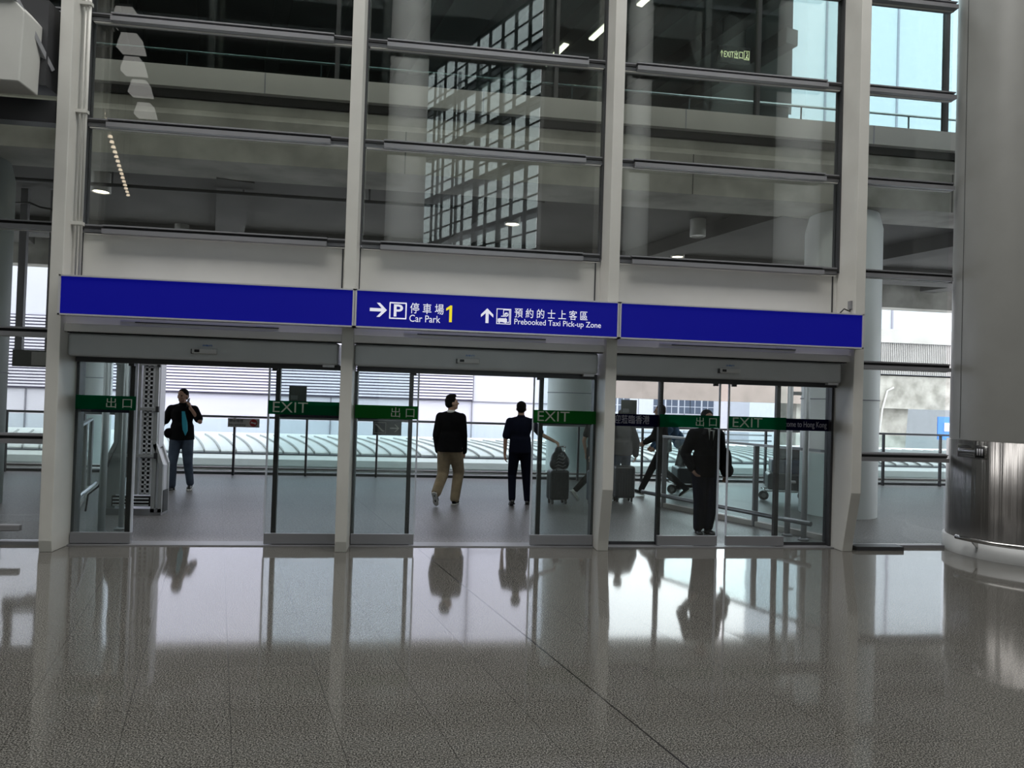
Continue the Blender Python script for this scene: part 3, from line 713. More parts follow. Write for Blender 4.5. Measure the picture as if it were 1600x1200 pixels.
# downlights in the soffit
lamps = [((-1.42, 4.0), 1, 'lit round downlight in the soffit behind the leftmost bay glass'), ((5.52, 4.45), 1, 'lit round downlight in the soffit behind the middle bay glass'),
         ((9.45, 6.45), 1, 'lit round downlight in the soffit low behind the rightmost bay glass'), ((9.10, 4.45), 0, 'dim round downlight in the soffit above the lit one behind the rightmost bay'),
         ((-1.3, 7.6), 0, 'dim round downlight near the transom behind the leftmost bay glass')]
for (x, y), lit, lab in lamps:
    l = empty('downlight', (x, y, 5.0), label=lab, cat='ceiling lamp', group='downlights in the deck soffit')
    MB().lathe([(.15, 5.28), (.15, 4.96), (.125, 4.96), (.12, 5.05)], (x, y, 0), 24).build('housing', 'lamp_trim', l)
    MB().tube((x, y, 4.975), (x, y, 5.0), .12, n=24).build('bulb_lens', 'lamp_glow' if lit else 'lamp_trim', l)

# departures-level glass screen and canopy
t = empty('glass_screen', (4, 2.4, 6.3), label='teal-tinted glass screen of the upper level standing on the deck fascia', cat='glass wall')
mx_ = [-24+.0, -20.5, -17.3, -14.1, -10.8, -7.5, -4.2, -.95, 2.55, 5.87, 9.17, 12.5, 15.8, 19.1, 22.4, 30]
for a, b_ in zip(mx_[:-1], mx_[1:]): B(a+.03, b_-.03, 2.30, 2.312, 6.34, 9.6).build('pane', 'teal_glass', t)
for x in mx_: B(x-.03, x+.03, 2.25, 2.35, 6.3, 9.8).build('mullion', 'alu_dark', t)
B(-24, 30, 2.25, 2.36, 6.3, 6.345).build('sill_rail', 'alu_dark', t)
hr = empty('upper_handrail', (9, 3.0, 6.3), label='thin steel handrail behind the teal upper glass', cat='handrail')
MB().tube((-12, 3.0, 6.98), (14.5, 3.0, 6.98), .022).build('rail', 'steel', hr)
for k in range(14): MB().tube((-12+k*2.03, 3.0, 5.9), (-12+k*2.03, 3.0, 6.98), .015).build('post', 'alu_dark', hr)
t = empty('upper_roof', (0, 9, 9.8), label='dark beamed ceiling of the upper level seen through teal glass', cat='roof')
dr = Vector((-.27, .963, 0))
def roofpt(x, t_, z): p = Vector((x, 2.4, z))+dr*t_; return p
V3 = lambda x, y: Vector((x, y, 0))
m = MB(); P = [V3(-26, 2.4), V3(9.8, 2.4), V3(13.9, 9.9), V3(-26, 9.9)]
m.add([(p.x, p.y, 9.85) for p in P]+[(p.x, p.y, 10.1) for p in P], [(0, 1, 2, 3), (7, 6, 5, 4), (0, 4, 5, 1), (1, 5, 6, 2), (2, 6, 7, 3), (3, 7, 4, 0)])
m.build('roof_slab', 'hall_wall', t)
m = MB()
for k in range(28):
    x = -19+k*1.5; a0 = 0 if x < 9.6 else (x-9.8)/(.545+.28)*1.04
    if a0 < 5: m.bar(roofpt(x, a0, 9.68), roofpt(x, 7.4, 9.68), .32, .34)
m.build('roof_beam', 'conc_dark', t)
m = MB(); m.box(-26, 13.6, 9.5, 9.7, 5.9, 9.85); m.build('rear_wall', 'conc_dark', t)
for x, q, lab in ((8.6, 1.4, 'nearest'), (8.4, 2.9, 'middle'), (8.0, 4.3, 'farthest')):
    p0 = roofpt(x, q, 9.49); p1 = roofpt(x, q+1.1, 9.49)
    l = empty('strip_light', tuple(p0), label='%s of the short strip lights under the upper ceiling behind teal glass' % lab, cat='strip light', group='strip lights of the upper level')
    MB().bar(p0, p1, .12, .03).build('tube', 'lamp_soft', l); MB().bar(p0+Vector((0, 0, .04)), p1+Vector((0, 0, .04)), .16, .05).build('housing', 'lamp_trim', l)
ex = empty('exit_sign', (10.2, 5.5, 9.0), label='small glowing EXIT sign seen high through the teal glass', cat='sign')
exb = B(9.86, 10.56, 5.5, 5.56, 8.9, 9.25).build('box', 'machine_dark', ex)
text('lettering', '↑EXIT出口', 'exit_glow', ex, 9.9, 10.4, 9.075, 5.495, .17)
m = MB(); ring_rect(m, 10.42, 10.54, 8.98, 9.17, .01, 5.495); m.bar((10.46, 5.49, 9.0), (10.50, 5.49, 9.10), .015); m.ellipsoid((10.485, 5.49, 9.13), .014, .004, .014); m.bar((10.48, 5.49, 9.04), (10.52, 5.49, 9.0), .012); m.build('running_figure', 'exit_glow', ex)
for x in (9.95, 10.45): B(x, x+.02, 5.52, 5.54, 9.25, 9.85).build('hanger', 'alu_dark', ex)

# hanging guide sign outside at far left
t = empty('hanging_sign', (-3.9, 5.2, 3), label='sign box hung on two grey bars outside the left glazing', cat='sign')
for x in (-3.22, -2.72): B(x-.06, x+.06, 5.2, 5.28, 2.3, 5.25).build('drop_bar', 'alu', t)
B(-3.3, -2.55, 5.19, 5.29, 2.05, 2.35).build('box', 'box_grey', t); B(-2.98, -2.58, 5.18, 5.19, 2.08, 2.32).build('panel', 'sign_grey', t)
MB().path([(-3.6, 5.2, 4.95), (-3.1, 5.15, 4.98), (-2.9, 5.1, 4.9), (-2.5, 5.2, 4.86)], .018).build('cable', 'black', t)

# ------------------------------------------------------------------ vaulted walkway roof below
t = empty('vaulted_roof', (0, 10, -2), label='white ribbed vaulted roof of a lower walkway beyond the railing', cat='roof')
prof = [(8.0, -1.4), (8.0, -.45), (8.02, -.12), (8.10, .05), (8.25, .18), (8.45, .25), (8.55, .27)]
MB().prism_x(prof+[(8.55, -1.4)], -22, 24).build('side_panel', 'roof_white', t)
def arc(u): a = u*PI/2; return 8.55+2.6*(1-math.cos(a)), .28+.24*math.sin(a)   # y, z over the shoulder
pr = [arc(k/10) for k in range(11)]+[(13.5, .45), (16, .1)]
MB().prism_x(pr+[(16, -1.4), (8.55, -1.4)], -22, 24).build('vault', 'roof_white', t)
B(-22, 24, 8.50, 8.56, .262, .29).build('eaves_line', 'joint', t)
m = MB()
for k in range(128):
    x = -21+k*.352; pts = []
    for j in range(11):
        y, z = arc(j/10); pts.append((x-(y-8.55)*.42, y, z+.02))
    for a, b_ in zip(pts[:-1], pts[1:]): m.bar(a, b_, .035, .03)
rib = m.build('rib', 'roof_rib', t)
B(-22, 24, 7.2, 8.0, -1.5, -.5).build('gutter', 'gutter', t)
B(-22, 24, 9, 15, -6, -1.4).build('under_wall', 'conc_light', t)

# ------------------------------------------------------------------ white building with louvres
t = empty('terminal_block', (-4, 22, -6), label='large white panelled building with horizontal louvres across the road', cat='building')
B(-40, 10.2, 22, 32, -6, 13).build('wall', 'panel_white', t)
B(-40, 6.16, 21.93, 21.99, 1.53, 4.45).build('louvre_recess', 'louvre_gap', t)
lv = MB()
z = 1.58
while z < 4.45: lv.prism_x([(21.84, z), (21.93, z+.02), (21.93, z+.085), (21.84, z+.07)], -40, 6.16); z += .125
lv.build('louvre_slats', 'louvre', t)
m = MB()
for z in (1.50, ): m.box(-40, 10.2, 21.96, 22.0, z-.02, z+.02)
for x in (-17.6, -11.7, -5.7, .21, 6.16): m.box(x-.025, x+.025, 21.96, 22.0, -6, 1.5)
m.box(6.16, 6.22, 21.9, 22, 1.5, 13); m.box(6.2, 10.2, 21.96, 22.0, 5.0, 5.04)
m.build('panel_joint', 'joint', t)

# ------------------------------------------------------------------ road flyover, far buildings
t = empty('road_flyover', (30, 30, -6), label='concrete road flyover with corrugated parapet crossing behind at right', cat='bridge')
B(27.4, 70, 30, 38, 5.65, 6.45).build('parapet', 'conc_light', t)
B(27.5, 70, 30.2, 38, 3.78, 5.65).build('girder', 'corrugated', t)
m = MB()
for k in range(240): m.box(27+k*.12, 27.05+k*.12, 30.12, 30.2, 3.8, 5.62)
m.build('corrugation_ribs', 'conc_light', t)
B(27.5, 70, 30.4, 36, 1.75, 3.7).build('crosshead', 'conc', t)
m = MB(); m.add([(31.9, 31, -6), (32.9, 31, -6), (33.4, 31, 1.75), (31.2, 31, 1.75), (31.9, 33, -6), (32.9, 33, -6), (33.4, 33, 1.75), (31.2, 33, 1.75)], [(0, 1, 2, 3), (7, 6, 5, 4), (0, 4, 5, 1), (1, 5, 6, 2), (2, 6, 7, 3), (3, 7, 4, 0)])
m.build('pier', 'conc', t)
MB().path([(31.9, 30.3, 3.0), (31.5, 30.3, 2.8), (31.2, 30.3, 1.7), (30.9, 30.3, -1)], .05).build('drain_pipe', 'shoe_white', t)
t = empty('concrete_ramp', (20, 30, 1.8), label='pinkish concrete ramp girder above the windowed building', cat='bridge')
B(11.5, 27.2, 29.5, 36, 1.86, 3.7).build('girder', 'conc_pink', t)
B(25.6, 27.2, 30, 32, -6, 1.86).build('pier', 'conc', t)
t = empty('far_building', (28, 60, -6), label='distant pale building with a band of dark windows', cat='building')
B(14, 80, 60, 70, -6, 9).build('wall', 'mall', t)
for x0, n in ((22.2, 2), (24.6, 0), (27.2, 3), (31.0, 2), (40.6, 2), (46, 3)):
    for k in range(n):
        f = B(x0+k*1.35, x0+k*1.35+1.15, 59.94, 60, .55, 1.95).build('window', 'win_dark', t)
        mm = MB(); mm.box(x0+k*1.35+.5, x0+k*1.35+.56, 59.92, 59.94, .55, 1.95); mm.box(x0+k*1.35, x0+k*1.35+1.15, 59.92, 59.94, 1.2, 1.26); mm.build('glazing_bar', 'mall', f)
m = MB()
for k in range(24): m.box(16+k*2.4, 16.06+k*2.4, 59.95, 60, -3, 2.2)
m.build('wall_joint', 'joint', t)
t = empty('road_barrier', (30, 45, -1), label='white guard rail beyond the vaulted roof on the right', cat='barrier')
for z in (-.45, -.75, -1.2): B(10, 32, 45, 45.1, z-.06, z+.06).build('rail', 'rail' if z < -.5 else 'roof_white', t)
for k in range(5): B(12+k*4, 12.1+k*4, 45, 45.1, -6, -.4).build('post', 'rail', t)
t = empty('blue_road_sign', (34.9, 29.6, -6), label='blue road sign seen through the right glazing beside the hall column', cat='sign')
B(34.2, 36, 29.5, 29.56, .0, 1.35).build('board', 'road_blue', t); B(34.6, 35.1, 29.46, 29.5, .5, 1.0).build('panel', 'shoe_white', t); B(34.95, 35.05, 29.6, 29.7, -6, 1.3).build('pole', 'alu', t)
tag(B(-90, 120, 6.95, 140, -6.3, -6).build('ground', 'ground'), kind='structure')
t = empty('sky_dimming_block', (60, 45, -6), label='pale blue-grey block added to tone down the sky behind the teal glass at top right', cat='building')  # made-up block, put in to tone down the bright sky behind the glass
B(32.5, 100, 42, 50, -6, 36).build('wall', 'sky_block_wall', t)
m = MB()
for k in range(11): m.box(34.0+k*6, 34.15+k*6, 41.93, 42, -6, 36)
m.build('wall_joint', 'joint', t)
# large white block that closes the view far behind
t = empty('backdrop_block', (60, 90, -6), label='pale hall-like building on the horizon behind the flyover', cat='building')
B(-60, 110, 92, 100, -6, 6.5).build('wall', 'mall', t)
B(-60, 110, 91.9, 92, 6.3, 6.7).build('parapet', 'conc_light', t)

# ------------------------------------------------------------------ people
def fuse(mb, name, mat, parent, voxel=.010, smooth=4):
    """fuse overlapping forms into one continuous skin"""
    me = bpy.data.meshes.new(name+'_raw'); me.from_pydata(mb.v, [], mb.f)
    bm = bmesh.new(); bm.from_mesh(me); bmesh.ops.remove_doubles(bm, verts=bm.verts, dist=1e-6); bmesh.ops.recalc_face_normals(bm, faces=bm.faces); bm.to_mesh(me); bm.free()
    ob = bpy.data.objects.new(name+'_tmp', me); COL.objects.link(ob)
    r = ob.modifiers.new('r', 'REMESH'); r.mode = 'VOXEL'; r.voxel_size = voxel; r.use_smooth_shade = True
    s = ob.modifiers.new('s', 'SMOOTH'); s.factor = .5; s.iterations = smooth
    dg = bpy.context.evaluated_depsgraph_get(); dg.update()
    out = bpy.data.meshes.new_from_object(ob.evaluated_get(dg)); bpy.data.objects.remove(ob, do_unlink=True)
    out.name = name; out.materials.clear(); out.materials.append(MATS[mat])
    out.polygons.foreach_set('use_smooth', [True]*len(out.polygons))
    o = bpy.data.objects.new(name, out); COL.objects.link(o); return place_local(o, parent)
V = Vector
def hand(mb, w, dirn, palm, k=1, curl=.5):
    """palm, four unequal fingers bent at the knuckles, thumb off the side"""
    dirn = V(dirn).normalized(); palm = V(palm); palm = (palm-dirn*palm.dot(dirn)).normalized(); side = dirn.cross(palm)*k
    M = Matrix((( *side, 0), (*dirn, 0), (*palm, 0), (0, 0, 0, 1))).transposed()
    c = w+dirn*.045; mb.ellipsoid(c, .038, .052, .017, M.to_3x3().to_4x4()); mb.limb(w-dirn*.02, w+dirn*.03, .024, .022)
    for i, (off, L) in enumerate(((-.028, .066), (-.0095, .078), (.0095, .074), (.027, .058))):
        p = w+dirn*.085+side*off; a = curl
        d1 = dirn*math.cos(a)+palm*math.sin(a); d2 = dirn*math.cos(a*2.1)+palm*math.sin(a*2.1)
        q = p+d1*L*.5; e = q+d2*L*.5; mb.limb(p-dirn*.015, q, .0088, .0082); mb.limb(q, e, .0082, .0072)
    p = w+dirn*.03-side*.028; q = p-side*.022+dirn*.03+palm*.012; e = q+dirn*.028+palm*.012
    mb.limb(p, q, .0115, .010); mb.limb(q, e, .010, .008)
def person(name, loc, rz, h, label, P, C):
    k = h/1.75; root = empty('person', (loc[0], loc[1], 0), rz, label=label, cat='person')
    fat = P.get('fat', 1.0)
    hip = V(P.get('hip', (0, 0, .92)))*k; ch = hip+V(P.get('spine', (0, .0, .34)))*k; nk = ch+V(P.get('neck', (0, .0, .20)))*k
    hd = nk+V(P.get('head', (0, .02, .155)))*k; sw = P.get('sw', .185)*k
    shx = V(P.get('shdir', (1, 0, 0))).normalized()
    sR = nk+shx*sw+V((0, 0, -.072))*k; sL = nk-shx*sw+V((0, 0, -.072))*k
    def arm(s, key, dflt): e, w = P.get(key, dflt); return s, s+V(e)*k, s+V(w)*k
    R = arm(sR, 'ra', ((.05, -.03, -.29), (.07, .05, -.54))); L = arm(sL, 'la', ((-.05, -.03, -.29), (-.07, .05, -.54)))
    hR, hL = hip+V((.09, 0, -.02))*k, hip+V((-.09, 0, -.02))*k
    def leg(key, dflt, hp): kn, an = P.get(key, dflt); return hp, hp+V(kn)*k, hp+V(an)*k
    RL = leg('rl', ((.01, .02, -.42), (.01, -.02, -.82)), hR); LL_ = leg('ll', ((-.01, .02, -.42), (-.01, -.02, -.82)), hL)
    yaw = P.get('head_yaw', 0); pt = P.get('head_pitch', 0)
    HM = Matrix.Rotation(yaw, 4, 'Z') @ Matrix.Rotation(pt, 4, 'X')
    def hp_(x, y, z): return hd+HM @ (V((x, y, z))*k)
    # body: one continuous figure
    b = MB()
    b.ellipsoid(hp_(0, 0, .022), .077*k, .094*k, .098*k, HM); b.ellipsoid(hp_(0, .022, -.05), .058*k, .068*k, .066*k, HM)
    b.ellipsoid(hp_(0, .068, -.085), .024*k, .020*k, .020*k, HM)                      # chin
    b.limb(hp_(0, .088, .012), hp_(0, .112, -.022), .009*k, .015*k)                       # nose
    b.ellipsoid(hp_(0, .090, .030), .045*k, .012*k, .010*k, HM)                        # brow
    b.ellipsoid(hp_(0, .086, -.052), .026*k, .014*k, .010*k, HM)                       # lips
    for s in (-1, 1):
        b.ellipsoid(hp_(s*.078, -.005, -.008), .012*k, .020*k, .032*k, HM)             # ears
        b.ellipsoid(hp_(s*.034, .075, -.018), .022*k, .018*k, .020*k, HM)              # cheeks
    b.limb(nk-V((0, 0, .06))*k, hd-V((0, .005, .03))*k, .060*k, .054*k)
    b.limb(nk-V((0, 0, .05))*k, (nk+sR)/2+V((0, 0, .015))*k, .05*k, .045*k); b.limb(nk-V((0, 0, .05))*k, (nk+sL)/2+V((0, 0, .015))*k, .05*k, .045*k)
    def torso(m, g, z0=0):
        Ms = Matrix.Rotation(math.atan2(shx.y, shx.x), 4, 'Z')
        m.ellipsoid(ch+V((0, 0, .02))*k, (.165+g)*k, (.108+g)*k*fat, .22*k, Ms); m.ellipsoid((hip+ch)/2, (.150+g)*k*fat, (.105+g)*k*fat, .20*k, Ms)
        m.ellipsoid(hip+V((0, -.01, .02))*k, (.160+g)*k*fat, (.112+g)*k*fat, .13*k)
        m.limb(sR, sL, (.046+g)*k, (.046+g)*k)
        m.limb(sR, nk-V((0, 0, .02))*k, (.044+g)*k, (.046+g)*k); m.limb(sL, nk-V((0, 0, .02))*k, (.044+g)*k, (.046+g)*k)
    torso(b, -.012)
    for (s, e, w) in (R, L): b.limb(s, e, .046*k, .038*k); b.limb(e, w, .038*k, .026*k)
    for (a, kn, an) in (RL, LL_): b.limb(a, kn, .078*k, .052*k); b.limb(kn, an, .050*k, .034*k)
    hand(b, R[2], P.get('rh', R[2]-R[1]), P.get('rp', (-1, .2, 0)), 1, P.get('rc', .5)); hand(b, L[2], P.get('lh', L[2]-L[1]), P.get('lp', (1, .2, 0)), -1, P.get('lc', .5))
    fuse(b, 'body', C['skin'], root, .0085, 2)
    for s in (-1, 1):
        e = MB().ellipsoid(hp_(s*.031, .088, .008), .013*k, .008*k, .009*k, HM); place_local(e.build('eye', 'hair', None), root)
    # hair
    m = MB(); m.ellipsoid(hp_(0, -.016, .046), .086*k, .096*k, .088*k, HM); m.ellipsoid(hp_(0, -.035, .0), .082*k, .078*k, .075*k, HM)
    if C.get('quiff'): m.ellipsoid(hp_(0, .045, .115), .062*k, .05*k, .032*k, HM); m.ellipsoid(hp_(0, -.01, .118), .07*k, .07*k, .035*k, HM)
    if C.get('long'): m.limb(hp_(0, -.05, 0), hp_(0, -.075, -.20), .075*k, .055*k)
    fuse(m, 'hair', 'hair', root, .011, 2)
    # top
    m = MB(); g = C.get('loose', .014); torso(m, g)
    m.ellipsoid(ch+V((0, 0, .06))*k, (.175+g)*k, (.108+g)*k*fat, .15*k)
    if C.get('hem'):
        hh = C['hem']; m.ecyl(hip+V((0, -.01, -.02-hh))*k, hip+V((0, -.005, .20))*k, (.168+g)*k*fat, (.122+g)*k*fat, (.150+g)*k*fat, (.112+g)*k*fat)
    sl = C.get('sleeve', 1)
    for (s, e, w) in (R, L):
        if sl >= 1: m.limb(s, e, (.055+g)*k, (.048+g)*k); m.limb(e, e.lerp(w, .96), (.047+g)*k, (.034+g*.8)*k)
        else: m.limb(s, s.lerp(e, sl), (.055+g)*k, (.050+g)*k)
    top = fuse(m, C.get('topname', 'shirt'), C['top'], root, .012, 3)
    m = MB().lathe([(.050*k, 0), (.066*k, -.02), (.072*k, .02), (.058*k, .045), (.050*k, .045)], tuple(nk+V((0, 0, .005))*k), 24)
    place_local(m.build('collar', C.get('collar', C['top']), None), root)
    # trousers
    m = MB(); t = C.get('tl', .016)
    m.ellipsoid(hip+V((0, -.008, -.0))*k, (.158+t*.4)*k*fat, (.112+t*.5)*k*fat, .125*k)
    for (a, kn, an) in (RL, LL_):
        m.limb(a, kn, (.086+t)*k, (.058+t)*k); m.limb(kn, an+V((0, 0, .015)), (.056+t)*k, (.042+t*1.0)*k)
    fuse(m, 'trousers', C['leg'], root, .012, 3)
    # shoes
    for (a, kn, an), key in ((RL, 'rt'), (LL_, 'lt')):
        td = V(P.get(key, (0, 1, -.05))).normalized(); sd = td.cross(V((0, 0, 1))).normalized(); up = sd.cross(td)
        M = Matrix(((*sd, 0), (*td, 0), (*up, 0), (0, 0, 0, 1))).transposed()
        c0 = an-up*.045*k
        m = MB(); m.ellipsoid(c0-td*.02*k, .040*k, .055*k, .045*k, M); m.ellipsoid(c0+td*.08*k-up*.008*k, .045*k, .10*k, .036*k, M); m.limb(an, c0, .045*k, .04*k)
        so = fuse(m, 'shoe', C['shoe'], root, .009, 2)
        poly = [(-.042, -.07), (-.036, .05), (-.046, .11), (-.030, .17), (0, .185), (.030, .17), (.046, .11), (.036, .05), (.042, -.07), (0, -.085)]
        mm = MB(); n = len(poly); vs = [c0+M.to_3x3() @ (V((x, y, z))*k) for z in (-.042, -.022) for x, y in poly]
        mm.add(vs, [tuple(range(n)), tuple(range(2*n-1, n-1, -1))]+[(i, n+i, n+(i+1) % n, (i+1) % n) for i in range(n)])
        s_o = mm.build('sole', C.get('sole', 'shoe_black'), None); s_o.parent = so; s_o.matrix_parent_inverse = Matrix.Identity(4)
    return root, dict(k=k, hip=hip, ch=ch, nk=nk, hd=hd, R=R, L=L, RL=RL, LL=LL_, hp=hp_)
def add(mb, name, mat, root, **k): return place_local(mb.build(name, mat, None, **k), root)

# man on the phone, facing the hall
r_, J = person('a', (-.10, 4.33), PI, 1.75, 'person in black T-shirt and jeans holding a phone to the ear in the leftmost doorway',
    dict(head_yaw=-.25, la=((-.14, .12, -.20), (.035, .10, .035)), lh=(.2, -.1, 1), lp=(1, -.1, 0), lc=.8,
         ra=((.14, -.04, -.26), (.24, .06, -.50)), rp=(-1, 0, 0), rl=((.03, .05, -.42), (.04, .0, -.83)), ll=((-.02, -.02, -.42), (-.04, -.12, -.80)), fat=1.08, rt=(.25, 1, 0), lt=(-.15, 1, -.05)),
    dict(skin='skin_dark', top='black_cloth', leg='jeans', shoe='shoe_black', sole='shoe_white', sleeve=.75, loose=.022, tl=.02, hem=.03, topname='tee_shirt'))
L = J['L']; p = L[2]
add(MB().box(-.012, .012, -.006, .006, -.07, .07, Matrix.Translation(p+V((.045, -.0, .09))) @ Matrix.Rotation(-.2, 4, 'Y')), 'phone_case', 'shoe_black', r_, bevel=.004) if False else None
ph = empty('phone', (0, 0, 0), label='mobile phone held to the ear of the person in black T-shirt', cat='phone')
pw = r_.matrix_basis @ (p+V((.040, -.01, .085)))
MB().box(-.008, .008, -.038, .038, -.075, .075, Matrix.Translation(pw) @ Matrix.Rotation(.25, 4, 'Y') @ Matrix.Rotation(.3, 4, 'X')).build('body', 'shoe_black', ph, bevel=.004)
fy = J['ch'].y+.138
m = MB(); m.prism([(-.10, .95), (-.13, 1.03), (-.12, 1.18), (-.075, 1.36), (-.03, 1.36), (-.04, 1.18), (-.055, 1.05)], fy-.02, fy+.008); add(m, 'shirt_print', 'print_cyan', r_)
m = MB(); m.ellipsoid((.19, .06, .98), .085, .06, .09); fuse(m, 'waist_bag', 'black_cloth', r_, .012, 2)

# man walking away, khaki trousers, looking up to the right
r_, J = person('b', (4.45, 3.12), -.35, 1.77, 'person in black jacket and khaki trousers walking out through the middle doorway',
    dict(head_yaw=-.95, head_pitch=.18, la=((-.035, -.05, -.29), (-.02, .0, -.55)), ra=((.03, .02, -.29), (.03, .10, -.55)), rl=((.02, .16, -.40), (.0, .06, -.83)), ll=((-.02, .02, -.43), (-.01, -.32, -.70)),
         rt=(0, 1, 0), lt=(0, .55, -.9), hip=(0, 0, .93), fat=1.1, sw=.175),
    dict(skin='skin', top='black_cloth', leg='khaki', shoe='black_cloth', sole='shoe_white', loose=.026, tl=.036, hem=.06, quiff=1, collar='white_cloth', topname='jacket'))

# man in navy, pulling a case with the right arm
r_, J = person('c', (5.62, 3.22), -.08, 1.72, 'person in dark polo shirt seen from behind, reaching out to a suitcase handle',
    dict(head_yaw=-.05, la=((-.07, -.02, -.29), (-.07, .03, -.55)), ra=((.17, -.06, -.20), (.38, -.10, -.30)), rh=(.9, 0, -.4), rp=(0, .3, -1), rc=1.0,
         rl=((.03, .06, -.42), (.06, .02, -.83)), ll=((-.03, .05, -.42), (-.03, -.14, -.80)), fat=1.05, rt=(.2, 1, 0), lt=(-.1, 1, -.2)),
    dict(skin='skin', top='navy_cloth', leg='suit_trousers', shoe='shoe_black', sleeve=.8, loose=.02, tl=.018, hem=.03, topname='polo_shirt'))

# walking woman half hidden by the third mullion post
r_, J = person('d', (7.02, 3.75), -1.2, 1.64, 'person in dark top mid-stride behind the third mullion post, towing a case',
    dict(head_yaw=0, la=((-.05, -.08, -.28), (-.05, -.02, -.53)), ra=((.05, -.12, -.26), (.06, -.2, -.50)), rl=((.0, .15, -.40), (.0, .22, -.80)), ll=((0, -.02, -.43), (0, -.34, -.72)), rt=(0, 1, .1), lt=(0, .7, -.75)),
    dict(skin='skin', top='black_cloth', leg='black_cloth', shoe='shoe_white', sole='shoe_white', sleeve=.6, loose=.012, tl=.012, long=1, topname='blouse'))

# grey jacket, seen from behind
r_, J = person('e', (7.60, 4.05), .05, 1.62, 'person in loose grey jacket and dark jeans seen from behind under the Chinese welcome lettering',
    dict(ra=((.10, -.03, -.28), (.13, .05, -.54)), rl=((.03, .04, -.42), (.03, .0, -.83)), ll=((-.03, .0, -.42), (-.03, -.10, -.82)), fat=1.1),
    dict(skin='skin', top='grey_cloth', leg='jeans', shoe='grey_cloth', sole='shoe_white', loose=.035, tl=.024, hem=.05, topname='jacket'))

# striding person behind the balustrade
r_, J = person('f', (8.50, 4.35), 1.15, 1.74, 'person in dark coat striding left behind the glass balustrade of the right doorway',
    dict(spine=(0, .06, .33), head_yaw=.1, la=((-.06, .10, -.26), (-.03, .26, -.36)), ra=((.06, .10, -.26), (.03, .28, -.36)), rl=((.0, -.02, -.43), (0, -.40, -.73)), ll=((-.01, .20, -.38), (-.01, .38, -.79)), rt=(0, .7, -.6), lt=(0, 1, .25)),
    dict(skin='skin', top='black_cloth', leg='black_cloth', shoe='black_cloth', sole='shoe_white', loose=.028, tl=.014, hem=.05, topname='coat'))
r_, J = person('g', (9.35, 5.55), 1.4, 1.66, 'person in blue top bending over a luggage trolley behind the balustrade',
    dict(spine=(0, .22, .27), neck=(0, .12, .15), head=(0, .08, .12), la=((-.05, .16, -.24), (-.02, .30, -.38)), ra=((.05, .16, -.24), (.02, .30, -.38)), rl=((.0, -.02, -.42), (0, -.25, -.80)), ll=((-.01, .12, -.40), (-.01, .12, -.82))),
    dict(skin='skin', top='blue_cloth', leg='black_cloth', shoe='black_cloth', loose=.02, tl=.014, topname='shirt'))

# suited man walking in
r_, J = person('h', (7.84, .82), PI+.06, 1.70, 'person in dark suit and tie walking into the hall through the right doorway',
    dict(head_pitch=-.12, sw=.195, ra=((.085, -.05, -.27), (.05, .10, -.47)), rh=(-.5, .4, -1), rp=(-1, 0, 0), la=((-.05, -.01, -.29), (-.07, .08, -.54)), lc=.9,
         rl=((.0, .03, -.42), (-.02, -.03, -.83)), ll=((.02, .10, -.41), (.03, .02, -.81)), rt=(.15, 1, 0), lt=(-.1, 1, -.1), fat=1.0),
    dict(skin='skin_dark', top='black_cloth', leg='suit_trousers', shoe='shoe_black', sole='shoe_black', loose=.028, tl=.026, hem=.10, collar='white_cloth', topname='suit_jacket'))
nk = J['nk']; fy = J['ch'].y
m = MB(); m.prism([(-.055, nk.z+.00), (.055, nk.z+.00), (.03, nk.z-.14), (0, nk.z-.25), (-.03, nk.z-.14)], nk.y+.07, nk.y+.155); add(m, 'shirt_front', 'white_cloth', r_)
m = MB(); m.prism([(-.016, nk.z-.01), (.016, nk.z-.01), (.030, nk.z-.22), (0, nk.z-.26), (-.030, nk.z-.22)], nk.y+.14, nk.y+.165); add(m, 'tie', 'black_cloth', r_)
for s in (-1, 1):
    m = MB(); m.prism([(s*.055, nk.z+.02), (s*.10, nk.z-.06), (s*.075, nk.z-.12), (s*.01, nk.z-.27), (s*.032, nk.z-.13)][::s], nk.y+.05, nk.y+.170); add(m, 'lapel', 'black_cloth', r_)
cb = empty('folded_coat', (8.12, .74, .9), label='dark folded coat carried over the arm of the person in the suit', cat='coat')
m = MB(); m.ellipsoid((8.10, .73, 1.00), .07, .10, .19); m.ellipsoid((8.11, .72, .88), .085, .11, .10); o = MB()
me_o = fuse(m, 'cloth', 'black_cloth', cb, .014, 4); me_o.matrix_parent_inverse = cb.matrix_basis.inverted()

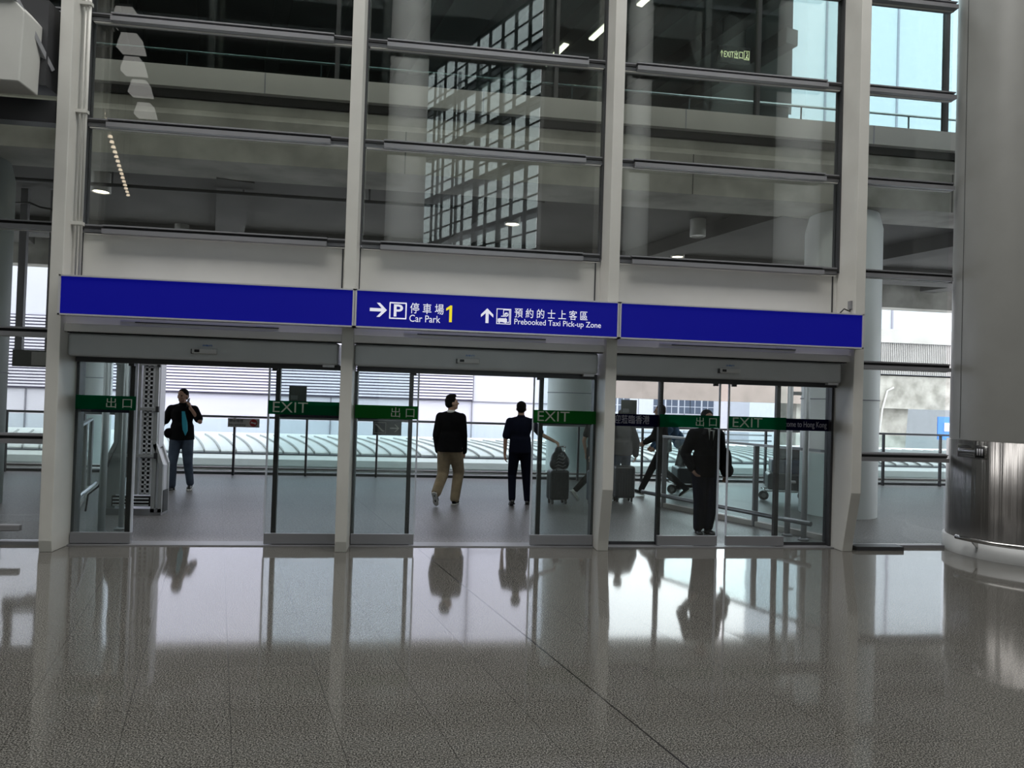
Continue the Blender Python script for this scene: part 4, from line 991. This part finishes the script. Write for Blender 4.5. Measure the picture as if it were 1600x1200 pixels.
# ------------------------------------------------------------------ luggage
def suitcase(loc, rz, w, hgt, dep, mat, lab, handle=.4):
    t = empty('suitcase', (loc[0], loc[1], 0), rz, label=lab, cat='suitcase')
    add(MB().box(-w/2, w/2, -dep/2, dep/2, .07, .07+hgt), 'shell', mat, t, bevel=.045, seg=4)
    m = MB()
    for k in range(6): x = -w/2+.06+k*(w-.12)/5; m.box(x-.010, x+.010, -dep/2-.006, dep/2+.006, .12, .02+hgt)
    add(m, 'ribs', mat, t, bevel=.003); add(MB().box(-w/2-.003, w/2+.003, -.008, .008, .09, .05+hgt), 'zip', 'rubber', t)
    for sx in (-1, 1):
        for sy in (-1, 1): add(MB().tube((sx*(w/2-.05)-.012, sy*(dep/2-.05), .034), (sx*(w/2-.05)+.012, sy*(dep/2-.05), .034), .034, n=18).box(sx*(w/2-.05)-.018, sx*(w/2-.05)+.018, sy*(dep/2-.05)-.015, sy*(dep/2-.05)+.015, .035, .09), 'wheel', 'rubber', t)
    if handle:
        m = MB()
        for sx in (-1, 1): m.tube((sx*.07, -dep/2+.03, .05+hgt), (sx*.07, -dep/2+.03, .07+hgt+handle), .008)
        m.tube((-.085, -dep/2+.03, .07+hgt+handle), (.085, -dep/2+.03, .07+hgt+handle), .014); add(m, 'handle', 'steel', t)
    return t
suitcase((6.30, 3.34), .2, .34, .50, .24, 'case_dark', 'upright black suitcase rolling beside the person in dark polo shirt', .40)
bg = empty('travel_bag', (6.30, 3.34, .57), label='soft dark patterned bag resting on top of the black suitcase', cat='bag')
m = MB(); m.ellipsoid((6.30, 3.28, .745), .15, .11, .17); m.ellipsoid((6.28, 3.27, .88), .07, .07, .10); m.ellipsoid((6.38, 3.24, .71), .09, .09, .13); m.ellipsoid((6.22, 3.26, .675), .09, .09, .1)
o = fuse(m, 'cloth', 'case_dark', bg, .012, 2); o.matrix_parent_inverse = bg.matrix_basis.inverted()
m = MB()
for k in range(5): z = .60+k*.055; m.path([(6.18+.02*k, 3.19, z-.02), (6.26, 3.155, z+.015), (6.34, 3.145, z-.01), (6.43-.02*k, 3.17, z+.02)], .006, 6)
m.build('strap_pattern', 'alu', bg)
suitcase((6.93, 3.18), .1, .30, .52, .22, 'case_blue', 'dark blue cabin case half hidden behind the third mullion post', .38)
suitcase((7.54, 3.66), 0, .36, .56, .26, 'case_dark', 'broad dark suitcase standing behind the person in grey jacket', .0)

def trolley(loc, rz, lab, labs, ncase):
    t = empty('luggage_trolley', (loc[0], loc[1], 0), rz, label=lab, cat='trolley')
    m = MB(); m.path([(-.28, -.40, .98), (-.28, -.42, .7), (-.28, -.30, .22), (-.22, .45, .20)], .014); m.path([(.28, -.40, .98), (.28, -.42, .7), (.28, -.30, .22), (.22, .45, .20)], .014)
    m.tube((-.28, -.40, .98), (.28, -.40, .98), .018)
    for y in (-.25, 0, .25, .42): m.tube((-.25, y, .21), (.25, y, .21), .010)
    add(m, 'frame', 'steel', t); add(MB().tube((-.27, -.40, .98), (.27, -.40, .98), .024), 'push_handle', 'rubber', t)
    for (x, y, rr) in ((-.25, -.30, .09), (.25, -.30, .09), (0, .42, .09)):
        add(MB().tube((x-.018, y, rr), (x+.018, y, rr), rr, n=24), 'wheel', 'rubber', t)
        add(MB().tube((x-.02, y, rr), (x+.02, y, rr), rr*.5, n=24), 'hub', 'steel', t)
    add(MB().box(-.2, .2, -.40, -.36, .62, .9), 'basket', 'alu', t)
    z = .225; Rm = Matrix.Translation((loc[0], loc[1], 0)) @ Matrix.Rotation(rz, 4, 'Z')
    for i in range(ncase):
        hh = (.30, .26, .22)[i]; c = empty('suitcase', tuple(Rm @ V((0, .04, z))), rz, label=labs[i], cat='suitcase')
        add(MB().box(-.27+.02*i, .27-.03*i, -.30, .34-.06*i, 0, hh), 'shell', ('case_dark', 'case_blue', 'case_dark')[i], c, bevel=.04, seg=3)
        add(MB().path([(-.08, -.30, hh*.5), (-.07, -.335, hh*.5), (.07, -.335, hh*.5), (.08, -.30, hh*.5)], .01), 'handle', 'rubber', c); z += hh+.004
trolley((9.25, 4.70), 1.45, 'luggage trolley pushed along behind the balustrade, left of the person in the suit', ['black case lying lowest on the trolley left of the person in the suit'], 1)
trolley((10.75, 3.9), 1.2, 'loaded luggage trolley behind the balustrade right of the person in the suit', ['lowest case on the loaded trolley right of the person in the suit', 'middle case on the loaded trolley right of the person in the suit', 'topmost case on the loaded trolley right of the person in the suit'], 3)
